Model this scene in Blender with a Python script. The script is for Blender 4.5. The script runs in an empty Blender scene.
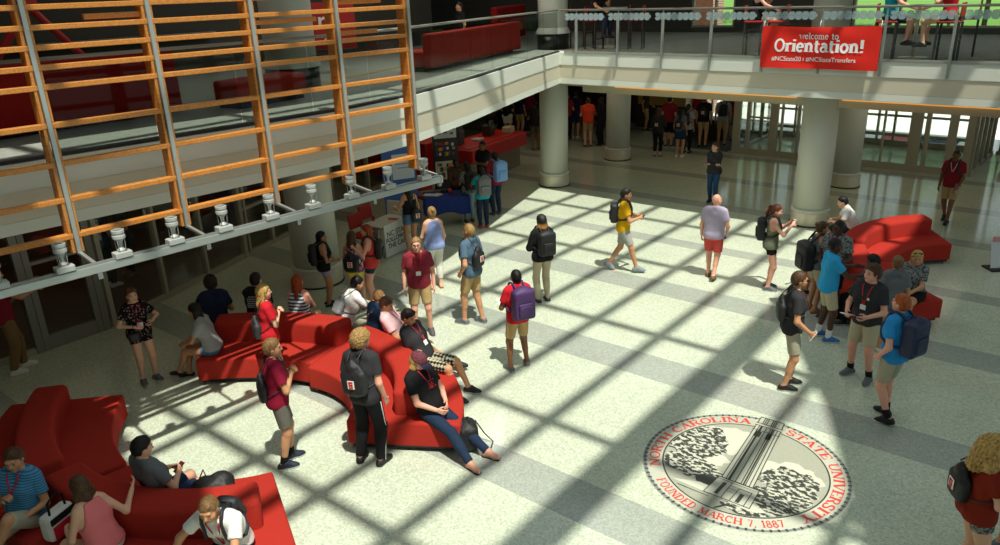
import bpy, bmesh, math, random
import numpy as np
from mathutils import Vector, Matrix

SC = bpy.context.scene
COL = SC.collection
PI = math.pi
random.seed(7)
V3 = lambda *a: np.array(a, dtype=float)

# ------------------------------------------------------------------ camera model (1000 x 545 frame)
FPX, PITCH, ROLL, YAW, CAMH = 764.15, math.radians(20.526), math.radians(-2.12), math.radians(39.4), 5.6
_f = V3(0, math.cos(PITCH), -math.sin(PITCH)); _r = V3(1, 0, 0); _d = np.cross(_f, _r)
_R = np.stack([_r, _d, _f])
_c, _s = math.cos(ROLL), math.sin(ROLL)
_R = np.array([[_c, -_s, 0], [_s, _c, 0], [0, 0, 1]]) @ _R
_c, _s = math.cos(YAW), math.sin(YAW)
CAMR = _R @ np.array([[_c, -_s, 0], [_s, _c, 0], [0, 0, 1]]).T      # rows: right, down, forward in world axes


def ray(px, py):
    return V3((px - 500) / FPX, (py - 272.5) / FPX, 1) @ CAMR


def at(px, py, z=0.0):
    """Point of the level z seen at a photograph position."""
    d = ray(px, py)
    t = (z - CAMH) / d[2]
    return V3(d[0] * t, d[1] * t, z)


def on_plane(px, py, p0, n):
    d = ray(px, py)
    c = V3(0, 0, CAMH)
    t = np.dot(np.asarray(p0, float) - c, n) / np.dot(d, n)
    return c + d * t


# ------------------------------------------------------------------ colours and materials
def lin(c):
    if isinstance(c, str):
        c = c.lstrip('#')
        c = [int(c[i:i + 2], 16) / 255 for i in (0, 2, 4)]
    return tuple((x / 12.92 if x <= 0.04045 else ((x + 0.055) / 1.055) ** 2.4) for x in c[:3]) + (1.0,)


MATS = {}


def mat(name, col='#888888', rough=0.6, metal=0.0, pattern=None, col2=None, scale=1.0, bump=0.0, spec=0.5, trans=0.0, alpha=1.0, emit=0.0, coat=0.0, fold=0.0):
    if name in MATS:
        return MATS[name]
    m = bpy.data.materials.new(name)
    m.use_nodes = True
    nt = m.node_tree
    N, L = nt.nodes, nt.links
    b = N['Principled BSDF']
    b.inputs['Base Color'].default_value = lin(col)
    b.inputs['Roughness'].default_value = rough
    b.inputs['Metallic'].default_value = metal
    b.inputs['Specular IOR Level'].default_value = spec
    b.inputs['Transmission Weight'].default_value = trans
    b.inputs['Alpha'].default_value = alpha
    if coat:
        b.inputs['Coat Weight'].default_value = coat
    if emit:
        b.inputs['Emission Color'].default_value = lin(col)
        b.inputs['Emission Strength'].default_value = emit
    tc = N.new('ShaderNodeTexCoord')

    def ramp(fac, stops):
        r = N.new('ShaderNodeValToRGB')
        e = r.color_ramp.elements
        while len(e) < len(stops):
            e.new(0.5)
        for el, (p, c) in zip(e, stops):
            el.position = p
            el.color = lin(c)
        L.new(fac, r.inputs[0])
        return r

    def noise(sc, det=2.0, vec=None, rough_=0.5):
        n = N.new('ShaderNodeTexNoise')
        n.inputs['Scale'].default_value = sc
        n.inputs['Detail'].default_value = det
        n.inputs['Roughness'].default_value = rough_
        L.new(vec or tc.outputs['Object'], n.inputs['Vector'])
        return n

    def mapping(sx, sy, sz, rot=(0, 0, 0)):
        mp = N.new('ShaderNodeMapping')
        mp.inputs['Scale'].default_value = (sx, sy, sz)
        mp.inputs['Rotation'].default_value = rot
        L.new(tc.outputs['Object'], mp.inputs['Vector'])
        return mp.outputs[0]

    c2 = col2 or col
    out = None
    if pattern == 'heather':
        n = noise(260 * scale, 2)
        out = ramp(n.outputs['Fac'], [(0.35, col), (0.65, c2)])
    elif pattern == 'mottle':
        n = noise(4 * scale, 5)
        out = ramp(n.outputs['Fac'], [(0.3, col), (0.7, c2)])
    elif pattern == 'stripes':
        w = N.new('ShaderNodeTexWave'); w.bands_direction = 'Z'; w.inputs['Scale'].default_value = 5 * scale; w.inputs['Distortion'].default_value = 0.3
        L.new(tc.outputs['Object'], w.inputs['Vector'])
        out = ramp(w.outputs['Fac'], [(0.44, col), (0.52, c2)])
    elif pattern == 'plaid':
        fac = []
        for dr in ('X', 'Z', 'Y'):
            w = N.new('ShaderNodeTexWave'); w.bands_direction = dr; w.inputs['Scale'].default_value = 6 * scale
            L.new(tc.outputs['Object'], w.inputs['Vector'])
            fac.append(w.outputs['Fac'])
        a = N.new('ShaderNodeMath'); a.operation = 'ADD'; L.new(fac[0], a.inputs[0]); L.new(fac[1], a.inputs[1])
        a2 = N.new('ShaderNodeMath'); a2.operation = 'ADD'; L.new(a.outputs[0], a2.inputs[0]); L.new(fac[2], a2.inputs[1])
        d = N.new('ShaderNodeMath'); d.operation = 'DIVIDE'; d.inputs[1].default_value = 3; L.new(a2.outputs[0], d.inputs[0])
        out = ramp(d.outputs[0], [(0.3, col), (0.42, '#4a4640'), (0.62, c2)])
    elif pattern == 'floral':
        v = N.new('ShaderNodeTexVoronoi'); v.inputs['Scale'].default_value = 16 * scale
        L.new(tc.outputs['Object'], v.inputs['Vector'])
        out = ramp(v.outputs['Distance'], [(0.24, c2), (0.34, col)])
    elif pattern == 'confetti':
        v = N.new('ShaderNodeTexVoronoi'); v.inputs['Scale'].default_value = 22 * scale
        L.new(tc.outputs['Object'], v.inputs['Vector'])
        h = N.new('ShaderNodeSeparateColor'); L.new(v.outputs['Color'], h.inputs[0])
        out = ramp(h.outputs[0], [(0.0, col), (0.3, '#d9714e'), (0.52, '#e8e2d8'), (0.78, c2)])
        out.color_ramp.interpolation = 'CONSTANT'
    elif pattern == 'camo':
        n = noise(38 * scale, 2)
        out = ramp(n.outputs['Fac'], [(0.42, col), (0.55, c2)])
    elif pattern == 'wood':
        n = noise(3 * scale, 4, mapping(1, 12, 12))
        out = ramp(n.outputs['Fac'], [(0.3, col), (0.7, c2)])
    elif pattern == 'engrave':
        n = noise(13 * scale, 3.0, mapping(1, 1.9, 1, (0, 0, 0.5)), 0.55)
        out = ramp(n.outputs['Fac'], [(0.50, col), (0.54, c2)])
    elif pattern == 'hair':
        n = noise(55 * scale, 3, mapping(1, 1, 0.22))
        out = ramp(n.outputs['Fac'], [(0.3, col), (0.72, c2)])
    elif pattern == 'ombre':
        g = N.new('ShaderNodeSeparateXYZ'); L.new(tc.outputs['Object'], g.inputs[0])
        mr = N.new('ShaderNodeMapRange'); mr.inputs[1].default_value = 1.56 * scale; mr.inputs[2].default_value = 1.66 * scale
        L.new(g.outputs[2], mr.inputs[0])
        out = ramp(mr.outputs[0], [(0.0, c2), (1.0, col)])
    elif pattern == 'shoe':
        g = N.new('ShaderNodeSeparateXYZ'); L.new(tc.outputs['Object'], g.inputs[0])
        out = ramp(g.outputs[2], [(0.022, c2), (0.026, col)])
    if out is not None:
        L.new(out.outputs[0], b.inputs['Base Color'])
    if bump:
        n = noise(220 if pattern != 'hair' else 90, 3, None if pattern != 'hair' else mapping(1, 1, 0.2))
        bp = N.new('ShaderNodeBump'); bp.inputs['Strength'].default_value = bump; bp.inputs['Distance'].default_value = 0.01
        L.new(n.outputs['Fac'], bp.inputs['Height']); L.new(bp.outputs[0], b.inputs['Normal'])
    if fold:
        n = noise(11, 3, mapping(1, 1, .55)); bp = N.new('ShaderNodeBump'); bp.inputs['Strength'].default_value = fold; bp.inputs['Distance'].default_value = 0.035
        L.new(n.outputs['Fac'], bp.inputs['Height']); L.new(bp.outputs[0], b.inputs['Normal'])
    MATS[name] = m
    return m


def glass_mat(name, tint='#dfe8e4', rough=0.02, mixf=0.10):
    """Thin architectural glass: mostly clear, with a mirror-like surface."""
    if name in MATS:
        return MATS[name]
    m = bpy.data.materials.new(name); m.use_nodes = True
    nt = m.node_tree; N, L = nt.nodes, nt.links
    N.remove(N['Principled BSDF'])
    tr = N.new('ShaderNodeBsdfTransparent'); tr.inputs[0].default_value = lin(tint)
    gl = N.new('ShaderNodeBsdfGlossy'); gl.inputs['Roughness'].default_value = rough
    lw = N.new('ShaderNodeLayerWeight'); lw.inputs[0].default_value = 0.25
    mr = N.new('ShaderNodeMapRange'); mr.inputs[3].default_value = mixf * 0.5; mr.inputs[4].default_value = min(1, mixf * 5)
    L.new(lw.outputs['Fresnel'], mr.inputs[0])
    mx = N.new('ShaderNodeMixShader')
    L.new(mr.outputs[0], mx.inputs[0]); L.new(tr.outputs[0], mx.inputs[1]); L.new(gl.outputs[0], mx.inputs[2])
    L.new(mx.outputs[0], N['Material Output'].inputs[0])
    MATS[name] = m
    return m


# ------------------------------------------------------------------ objects
def tag(o, label=None, cat=None, group=None, kind=None):
    if label: o['label'] = label
    if cat: o['category'] = cat
    if group: o['group'] = group
    if kind: o['kind'] = kind
    return o


def empty(name, loc=(0, 0, 0), rz=0.0, label=None, cat=None, group=None, kind=None):
    o = bpy.data.objects.new(name, None)
    o.empty_display_size = 0.1
    COL.objects.link(o)
    o.location = tuple(loc); o.rotation_euler = (0, 0, rz)
    return tag(o, label, cat, group, kind)


def link(name, me, m=None, parent=None, loc=None, rz=None):
    o = bpy.data.objects.new(name, me)
    COL.objects.link(o)
    if m is not None:
        for x in (m if isinstance(m, (list, tuple)) else [m]):
            me.materials.append(x)
    if parent is not None:
        o.parent = parent
    if loc is not None: o.location = tuple(loc)
    if rz is not None: o.rotation_euler = (0, 0, rz)
    return o


def np_mesh(name, verts, quads, smooth=True, mi=None):
    me = bpy.data.meshes.new(name)
    verts = np.asarray(verts, np.float32); quads = np.asarray(quads, np.int32)
    k = quads.shape[1]
    me.vertices.add(len(verts)); me.vertices.foreach_set('co', verts.ravel())
    me.loops.add(quads.size); me.loops.foreach_set('vertex_index', quads.ravel())
    me.polygons.add(len(quads)); me.polygons.foreach_set('loop_start', np.arange(len(quads), dtype=np.int32) * k)
    me.polygons.foreach_set('use_smooth', np.full(len(quads), smooth))
    if mi is not None:
        me.polygons.foreach_set('material_index', np.asarray(mi, np.int32))
    me.update(calc_edges=True)
    return me


class MB:
    """Collects rounded boxes, bars, tubes, lathes and prisms and links them as one mesh."""

    def __init__(self):
        self.bm = bmesh.new()

    def _merge(self, b2, M=None):
        if M is not None:
            bmesh.ops.transform(b2, matrix=M, verts=b2.verts)
        me = bpy.data.meshes.new('tmp'); b2.to_mesh(me); b2.free()
        self.bm.from_mesh(me); bpy.data.meshes.remove(me)
        return self

    def box(self, c, s, rz=0.0, bev=0.0, M=None, seg=2):
        b = bmesh.new(); bmesh.ops.create_cube(b, size=1)
        bmesh.ops.scale(b, vec=Vector(s), verts=b.verts)
        if bev:
            bmesh.ops.bevel(b, geom=b.edges[:], offset=min(bev, min(s) * 0.45), segments=seg, profile=0.5, affect='EDGES')
        T = Matrix.Translation(Vector(tuple(c))) @ Matrix.Rotation(rz, 4, 'Z')
        if M is not None: T = Matrix.Translation(Vector(tuple(c))) @ M
        return self._merge(b, T)

    def bar(self, a, b_, w, h, bev=0.0, up=(0, 0, 1)):
        a = Vector(tuple(a)); e = Vector(tuple(b_)); d = e - a
        x = d.normalized(); u = Vector(up); y = u.cross(x)
        if y.length < 1e-4: y = Vector((1, 0, 0)).cross(x)
        y.normalize(); z = x.cross(y)
        M = Matrix((x, y, z)).transposed().to_4x4()
        return self.box((a + e) / 2, (d.length, w, h), 0, bev, M)

    def tube(self, pts, r, n=10, closed=False, cap=True):
        pts = [Vector(tuple(p)) for p in pts]
        rr = r if isinstance(r, (list, tuple)) else [r] * len(pts)
        b = bmesh.new(); rings = []; K = len(pts)
        ref = None
        for i, p in enumerate(pts):
            if closed: t = pts[(i + 1) % K] - pts[i - 1]
            else: t = pts[min(i + 1, K - 1)] - pts[max(i - 1, 0)]
            t.normalize()
            if ref is None:
                ref = Vector((0, 0, 1)) if abs(t.z) < 0.9 else Vector((1, 0, 0))
            x = ref.cross(t); x.normalize(); y = t.cross(x); ref = y
            rings.append([b.verts.new(p + (x * math.cos(2 * PI * j / n) + y * math.sin(2 * PI * j / n)) * rr[i]) for j in range(n)])
        for i in range(K if closed else K - 1):
            A, B = rings[i], rings[(i + 1) % K]
            for j in range(n):
                f = b.faces.new((A[j], A[(j + 1) % n], B[(j + 1) % n], B[j])); f.smooth = True
        if cap and not closed:
            b.faces.new(rings[0][::-1]); b.faces.new(rings[-1])
        return self._merge(b)

    def lathe(self, c, prof, n=32):
        b = bmesh.new(); rings = []
        for r, z in prof:
            rings.append([b.verts.new((c[0] + r * math.cos(2 * PI * j / n), c[1] + r * math.sin(2 * PI * j / n), c[2] + z)) for j in range(n)])
        for A, B in zip(rings, rings[1:]):
            for j in range(n):
                b.faces.new((A[j], A[(j + 1) % n], B[(j + 1) % n], B[j]))
        if prof[0][0] > 1e-6: b.faces.new(rings[0][::-1])
        if prof[-1][0] > 1e-6: b.faces.new(rings[-1])
        for f in b.faces: f.smooth = len(f.verts) == 4
        return self._merge(b)

    def prism(self, pts, z0, z1, bev=0.0, seg=3):
        b = bmesh.new()
        vs = [b.verts.new((p[0], p[1], z0)) for p in pts]
        f = b.faces.new(vs)
        if f.normal.z > 0: f.normal_flip()
        f.normal_update()
        r = bmesh.ops.extrude_face_region(b, geom=[f])
        nv = [v for v in r['geom'] if isinstance(v, bmesh.types.BMVert)]
        for v in nv: v.co.z = z1
        bmesh.ops.recalc_face_normals(b, faces=b.faces)
        if bev:
            top = [e for e in b.edges if (all(abs(v.co.z - z1) < 1e-5 for v in e.verts)) or (abs(e.verts[0].co.z - e.verts[1].co.z) > 1e-3 and e.calc_face_angle(0) > 0.6)]
            bmesh.ops.bevel(b, geom=top, offset=bev, segments=seg, profile=0.5, affect='EDGES')
        return self._merge(b)

    def sweep(self, path, prof, closed_prof=True):
        """Profile (offset to the left of the path, z) carried along a level path with mitred corners."""
        P = [Vector((p[0], p[1])) for p in path]; b = bmesh.new(); rows = []
        for i, p in enumerate(P):
            ds = []
            if i > 0: ds.append((P[i] - P[i - 1]).normalized())
            if i < len(P) - 1: ds.append((P[i + 1] - P[i]).normalized())
            n = Vector((0, 0))
            for d in ds: n += Vector((-d.y, d.x))
            n.normalize()
            k = 1 / max(0.3, n.dot(Vector((-ds[0].y, ds[0].x))))
            rows.append([b.verts.new((p.x + n.x * o * k, p.y + n.y * o * k, z)) for o, z in prof])
        m = len(prof)
        for A, B in zip(rows, rows[1:]):
            for j in range(m if closed_prof else m - 1):
                b.faces.new((A[j], A[(j + 1) % m], B[(j + 1) % m], B[j]))
        if closed_prof:
            b.faces.new(rows[0][::-1]); b.faces.new(rows[-1])
        bmesh.ops.recalc_face_normals(b, faces=b.faces)
        return self._merge(b)

    def build(self, name, m, parent=None, loc=None, rz=None, smooth=None):
        me = bpy.data.meshes.new(name)
        if smooth:
            for f in self.bm.faces: f.smooth = True
        self.bm.to_mesh(me); self.bm.free()
        if smooth == 'angle':
            try: me.set_sharp_from_angle(angle=math.radians(35))
            except Exception: pass
        return link(name, me, m, parent, loc, rz)


# ------------------------------------------------------------------ implicit surfaces -> one smooth mesh (surface nets)
def prim(a, b, r1, r2=None, k=0.03):
    return ('c', np.asarray(a, float), np.asarray(b, float), float(r1), float(r1 if r2 is None else r2), k)


def ell(c, radii, ax=None, k=0.02):
    return ('e', np.asarray(c, float), np.asarray(radii, float), np.eye(3) if ax is None else np.asarray(ax, float), k)


def rbox(c, half, r, ax=None, k=0.02):
    return ('b', np.asarray(c, float), np.asarray(half, float), float(r), np.eye(3) if ax is None else np.asarray(ax, float), k)


def grow(prims, d):
    out = []
    for p in prims:
        if p[0] == 'c': out.append(('c', p[1], p[2], p[3] + d, p[4] + d, p[5]))
        elif p[0] == 'e': out.append(('e', p[1], p[2] + d, p[3], p[4]))
        else: out.append(('b', p[1], p[2] + d, p[3], p[4], p[5]))
    return out


def pbox(p):
    if p[0] == 'c':
        r = max(p[3], p[4]); return np.minimum(p[1], p[2]) - r, np.maximum(p[1], p[2]) + r
    if p[0] == 'e':
        e = np.abs(p[3]).T @ p[2]; return p[1] - e, p[1] + e
    e = np.abs(p[4]).T @ (p[2] + p[3]); return p[1] - e, p[1] + e


def pdist(p, X):
    if p[0] == 'c':
        a, b = p[1], p[2]; ab = b - a; q = float(ab @ ab)
        w = X - a
        t = np.clip((w @ ab) / q, 0, 1) if q > 1e-12 else np.zeros(X.shape[:-1])
        dd = w - t[..., None] * ab
        return np.sqrt(np.einsum('...i,...i->...', dd, dd)) - (p[3] + (p[4] - p[3]) * t)
    if p[0] == 'e':
        q = (X - p[1]) @ p[3].T / p[2]
        l = np.sqrt(np.einsum('...i,...i->...', q, q)) + 1e-9
        g = q / p[2]; gl = np.sqrt(np.einsum('...i,...i->...', g, g)) + 1e-9
        return l * (l - 1) / gl
    q = np.abs((X - p[1]) @ p[4].T) - p[2]
    o = np.maximum(q, 0)
    return np.sqrt(np.einsum('...i,...i->...', o, o)) + np.minimum(q.max(-1), 0) - p[3]


def sdf_pts(groups, X):
    f = np.full(X.shape[:-1], 9.0)
    for prims, cuts in groups:
        g = np.full(X.shape[:-1], 9.0)
        for p in prims:
            d = pdist(p, X); k = p[-1]
            h = np.maximum(k - np.abs(g - d), 0) / k
            g = np.minimum(g, d) - h * h * k * 0.25
        for c, n in cuts:
            g = np.maximum(g, (X - c) @ n)
        f = np.minimum(f, g)
    return f


def sdf_mesh(groups, res, noise=None):
    lo = np.full(3, 1e9); hi = np.full(3, -1e9)
    for prims, cuts in groups:
        for p in prims:
            a, b = pbox(p); lo = np.minimum(lo, a); hi = np.maximum(hi, b)
    pad = 2.5 * res + (noise[0] if noise else 0)
    lo -= pad; hi += pad
    n = np.ceil((hi - lo) / res).astype(int) + 1
    ax = [lo[i] + np.arange(n[i]) * res for i in range(3)]
    F = np.full(n, 1.0, np.float32)
    for prims, cuts in groups:
        G = np.full(n, 1.0, np.float32)
        for p in prims:
            a, b = pbox(p); k = p[-1]; m = k + 2 * res
            i0 = np.maximum(((a - m - lo) / res).astype(int), 0); i1 = np.minimum(((b + m - lo) / res).astype(int) + 2, n)
            s = tuple(slice(i0[j], i1[j]) for j in range(3))
            X = np.stack(np.meshgrid(ax[0][s[0]], ax[1][s[1]], ax[2][s[2]], indexing='ij'), -1)
            d = pdist(p, X); g = G[s]
            h = np.maximum(k - np.abs(g - d), 0) / k
            G[s] = np.minimum(g, d) - h * h * k * 0.25
        if noise:
            amp, fr, sd = noise
            X, Y, Z = np.meshgrid(*ax, indexing='ij')
            G += amp * (np.sin(X * fr + sd) * np.sin(Y * fr * 1.1 + 2 * sd) * np.sin(Z * fr * 0.9 + 3 * sd) + 0.5 * np.sin(X * fr * 2.1 + Z * fr) * np.sin(Y * fr * 1.9 + sd))
        if cuts:
            X = np.stack(np.meshgrid(*ax, indexing='ij'), -1)
            for c, nn in cuts:
                G = np.maximum(G, (X - c) @ nn)
        F = np.minimum(F, G)
    return surface_nets(F, lo, res)


_C8 = np.array([[i, j, k] for i in (0, 1) for j in (0, 1) for k in (0, 1)])
_E12 = [(a, b) for a in range(8) for b in range(a + 1, 8) if np.abs(_C8[a] - _C8[b]).sum() == 1]


def surface_nets(F, lo, res):
    ins = F < 0
    cnt = sum(ins[c[0]:F.shape[0] - 1 + c[0], c[1]:F.shape[1] - 1 + c[1], c[2]:F.shape[2] - 1 + c[2]].astype(np.int8) for c in _C8)
    act = (cnt > 0) & (cnt < 8)
    I = np.argwhere(act)
    idx = np.full(act.shape, -1, np.int64); idx[act] = np.arange(len(I))
    val = np.stack([F[I[:, 0] + c[0], I[:, 1] + c[1], I[:, 2] + c[2]] for c in _C8], 1)
    acc = np.zeros((len(I), 3)); num = np.zeros(len(I))
    for a, b in _E12:
        va, vb = val[:, a], val[:, b]
        x = (va < 0) != (vb < 0)
        t = np.where(x, va / np.where(x, va - vb, 1), 0)
        acc += np.where(x[:, None], _C8[a] + t[:, None] * (_C8[b] - _C8[a]), 0); num += x
    P = lo + (I + acc / num[:, None]) * res
    quads = []
    for axn in range(3):
        u, v = (axn + 1) % 3, (axn + 2) % 3
        sl0 = [slice(None)] * 3; sl1 = [slice(None)] * 3
        sl0[axn] = slice(0, F.shape[axn] - 1); sl1[axn] = slice(1, F.shape[axn])
        for d in (u, v):
            sl0[d] = slice(1, F.shape[d] - 1); sl1[d] = slice(1, F.shape[d] - 1)
        A, B = ins[tuple(sl0)], ins[tuple(sl1)]
        off = np.zeros(3, int); off[u] = 1; off[v] = 1
        for m, flip in ((A & ~B, False), (~A & B, True)):
            J = np.argwhere(m) + off
            if not len(J): continue
            eu = np.zeros(3, int); eu[u] = 1; ev = np.zeros(3, int); ev[v] = 1
            g = lambda K: idx[K[:, 0], K[:, 1], K[:, 2]]
            q = np.stack([g(J - eu - ev), g(J - ev), g(J), g(J - eu)], 1)
            quads.append(q[:, ::-1] if flip else q)
    Q = np.concatenate(quads) if quads else np.zeros((0, 4), int)
    return P, Q
SUN_E, SKY_E, EXPO = 5.3, 0.85, 0.0
# ------------------------------------------------------------------ camera
cam = bpy.data.objects.new('camera', bpy.data.cameras.new('camera'))
COL.objects.link(cam)
cam.data.sensor_width = 36; cam.data.lens = 36 * FPX / 1000
cam.data.clip_start = 0.1; cam.data.clip_end = 400
Mx = Matrix([list(CAMR[0]), list(-CAMR[1]), list(-CAMR[2])]).transposed().to_4x4()
Mx.translation = (0, 0, CAMH)
cam.matrix_world = Mx
SC.camera = cam
SC.view_settings.view_transform = 'Standard'
SC.view_settings.look = 'None'
SC.view_settings.gamma = 1
SC.view_settings.use_curve_mapping = False
# ------------------------------------------------------------------ light
sun = bpy.data.lights.new('sun', 'SUN'); sun.energy = SUN_E; sun.angle = math.radians(0.9); sun.color = (1.0, .97, .85)
so = bpy.data.objects.new('sun', sun); COL.objects.link(so)
SUN_EL, SUN_AZ = math.radians(66.5), math.radians(-28.4)
so.rotation_euler = Vector((math.cos(SUN_EL) * math.cos(SUN_AZ), math.cos(SUN_EL) * math.sin(SUN_AZ), math.sin(SUN_EL))).to_track_quat('Z', 'Y').to_euler()
wd = bpy.data.worlds.new('sky'); SC.world = wd; wd.use_nodes = True
_bg = wd.node_tree.nodes['Background']; _bg.inputs[0].default_value = (.80, .95, 1.0, 1); _bg.inputs[1].default_value = SKY_E
SC.view_settings.exposure = EXPO


def roof_pt(x, y, z):
    """Where the sun ray that lands on the floor at (x, y) crosses level z."""
    c = z / math.tan(SUN_EL)
    return (x + c * math.cos(SUN_AZ), y + c * math.sin(SUN_AZ))


# ------------------------------------------------------------------ setting: floor
def floor_material():
    m = mat('terrazzo', '#d2d3c2', .32, spec=.55)
    nt = m.node_tree; N, L = nt.nodes, nt.links; b = N['Principled BSDF']
    tc = N['Texture Coordinate']; sp = N.new('ShaderNodeSeparateXYZ'); L.new(tc.outputs['Object'], sp.inputs[0])

    def mth(op, a, b_=None, c=None):
        n = N.new('ShaderNodeMath'); n.operation = op
        for i, v in enumerate((a, b_, c)):
            if v is None: continue
            if isinstance(v, (int, float)): n.inputs[i].default_value = v
            else: L.new(v, n.inputs[i])
        return n.outputs[0]
    tot = None
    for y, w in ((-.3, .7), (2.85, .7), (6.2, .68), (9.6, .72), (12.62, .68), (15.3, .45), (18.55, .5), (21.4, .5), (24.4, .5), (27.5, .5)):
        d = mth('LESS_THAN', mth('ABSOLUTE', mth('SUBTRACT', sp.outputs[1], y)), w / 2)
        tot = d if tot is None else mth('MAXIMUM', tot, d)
    v = N.new('ShaderNodeTexVoronoi'); v.inputs['Scale'].default_value = 48; L.new(tc.outputs['Object'], v.inputs['Vector'])
    n2 = N.new('ShaderNodeTexNoise'); n2.inputs['Scale'].default_value = 1.1; n2.inputs['Detail'].default_value = 4; L.new(tc.outputs['Object'], n2.inputs['Vector'])
    sc_ = N.new('ShaderNodeSeparateColor'); L.new(v.outputs['Color'], sc_.inputs[0])

    def ramp(fac, st):
        r = N.new('ShaderNodeValToRGB'); e = r.color_ramp.elements
        while len(e) < len(st): e.new(.5)
        for el, (p, c) in zip(e, st): el.position = p; el.color = lin(c)
        L.new(fac, r.inputs[0]); return r
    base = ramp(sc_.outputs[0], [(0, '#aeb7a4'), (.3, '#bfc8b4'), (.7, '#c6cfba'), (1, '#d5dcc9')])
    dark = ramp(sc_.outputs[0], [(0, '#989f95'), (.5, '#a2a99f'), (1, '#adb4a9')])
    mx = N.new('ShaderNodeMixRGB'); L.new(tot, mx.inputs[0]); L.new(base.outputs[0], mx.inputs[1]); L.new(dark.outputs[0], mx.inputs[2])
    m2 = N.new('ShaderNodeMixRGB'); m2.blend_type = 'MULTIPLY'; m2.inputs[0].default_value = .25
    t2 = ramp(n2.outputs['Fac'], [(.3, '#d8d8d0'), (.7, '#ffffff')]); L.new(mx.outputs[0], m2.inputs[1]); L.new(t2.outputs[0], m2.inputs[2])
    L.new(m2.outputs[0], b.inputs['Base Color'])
    L.new(mth('ADD', mth('MULTIPLY', n2.outputs['Fac'], .06), .08), b.inputs['Roughness'])
    return m


FL = MB().prism([(-34, -8), (16, -8), (16, 28.8), (-34, 28.8)], -.2, 0).build('floor', floor_material()); tag(FL, kind='structure')
white = mat('white_paint', '#d4d8cd', .5); beige = mat('beige_paint', '#b3ab92', .6); steel = mat('brushed_steel', '#d6d0ba', .38, .3)
alu = mat('satin_aluminium', '#aab0ac', .35, .6); framem = mat('bronze_frame', '#aaa693', .5, .2); dark = mat('dark_grey', '#2a2a28', .6)
gclear = glass_mat('clear_glass', '#f6f9f7', .02, .05); gdark = glass_mat('tinted_glass', '#dce2de', .02, .012)
soffit = mat('soffit_paint', '#a9a48f', .7)

# ------------------------------------------------------------------ setting: upper floor slab, its edge and the soffit
EDGE = [(15, 17.1), (-11.75, 17.1), (-10.92, 14.4), (-9.86, 11.2), (-9.28, 9.0), (-9.15, 7.6), (-9.22, 6.2), (-9.38, 4.6), (-9.55, 3.0), (-9.8, 0), (-10.1, -7.5)]
inset = lambda d: [(15, 17.1 + d)] + [(-11.75 - d * .78, 17.1 + d)] + [(x - d, y + d * .2) for x, y in EDGE[2:]]
sl = inset(1.18) + [(-34, -7.5), (-34, 28.6), (15, 28.6)]
tag(MB().prism(sl[::-1], 2.92, 3.3).build('ceiling', soffit), kind='structure')
carpet = mat('grey_carpet', '#82867f', .85, pattern='mottle', col2='#93978e', scale=2)
tag(MB().prism((inset(.02) + [(-34, -7.5), (-34, 28.6), (15, 28.6)])[::-1], 3.3, 3.9).build('floor_upper', carpet), kind='structure')
tag(MB().sweep(EDGE, [(.02, 3.93), (.02, 3.62), (-.03, 3.61), (-.03, 3.29), (.0, 3.28), (.0, 3.14), (-.03, 3.13), (-1.2, 3.13), (-1.2, 3.2), (-.3, 3.5), (-.3, 3.93)]).build('trim_1', white), kind='structure')
tag(MB().sweep(EDGE, [(.005, 3.615), (-.0, 3.285), (-.025, 3.285), (-.025, 3.615)]).build('trim_5', mat('beige_band', '#c9c3ae', .55)), kind='structure')
tag(MB().sweep(EDGE[:2], [(-1.1, 3.12), (-1.1, 2.79), (-1.3, 2.79), (-1.3, 3.12)]).build('trim_2', beige), kind='structure')
cv = MB()
for x0, x1 in ((-10.7, -5.9), (-4.9, 14)): cv.box(((x0 + x1) / 2, 18.17, 2.975), (x1 - x0, .05, .03))
tag(cv.build('cove_light', mat('cove_glow', '#e8a04a', .5, emit=.75)), 'warm orange cove light strip under the upper floor edge', 'light strip')
# yellow guide strips in the upper carpet
tag(MB().box((2, 18.35, 3.904), (30, .10, .008)).box((-13.1, 11.6, 3.904), (.10, 9, .008), math.radians(15)).build('trim_3', mat('ochre_strip', '#a9812f', .7)), kind='structure')
# upper ceiling and unseen roof, its opening cut to shape the sunlit floor area
tag(MB().prism((inset(.1) + [(-34, -7.5), (-34, 30), (15, 30)])[::-1], 7.3, 7.7).build('ceiling_upper', mat('ceiling_grey', '#8c8c84', .8)), kind='structure')
ZR = 11.0
LIT = [(-17, 3.75), (-9.75, 3.75), (-9.2, 3.4), (-8.3, 3.3), (-7.25, 3.5), (-6.5, 3.1), (-5.9, 1.6), (-5.5, -3), (.9, -3), (.2, 4.6), (-1.24, 7.31), (-2.45, 9.97), (-3.9, 12.4), (-4.35, 13.6), (-3.45, 14.6), (-3.1, 17), (-3.4, 20.4), (-17, 20.4)]
b = bmesh.new()
out = [b.verts.new((x, y, ZR)) for x, y in [(-34, -8), (16, -8), (16, 29), (-34, 29)]]
inn = [b.verts.new((*roof_pt(x, y, ZR), ZR)) for x, y in LIT]
es = [b.edges.new((l[i], l[(i + 1) % len(l)])) for l in (out, inn) for i in range(len(l))]
bmesh.ops.triangle_fill(b, edges=es, use_beauty=True)
me = bpy.data.meshes.new('roof'); b.to_mesh(me); b.free()
rf = link('ceiling_roof_sun_mask', me, mat('roof_white', '#cfcfc6', .8)); tag(rf, kind='structure')
md = rf.modifiers.new('thick', 'SOLIDIFY'); md.thickness = .3; md.offset = 1
sk = MB()
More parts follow.
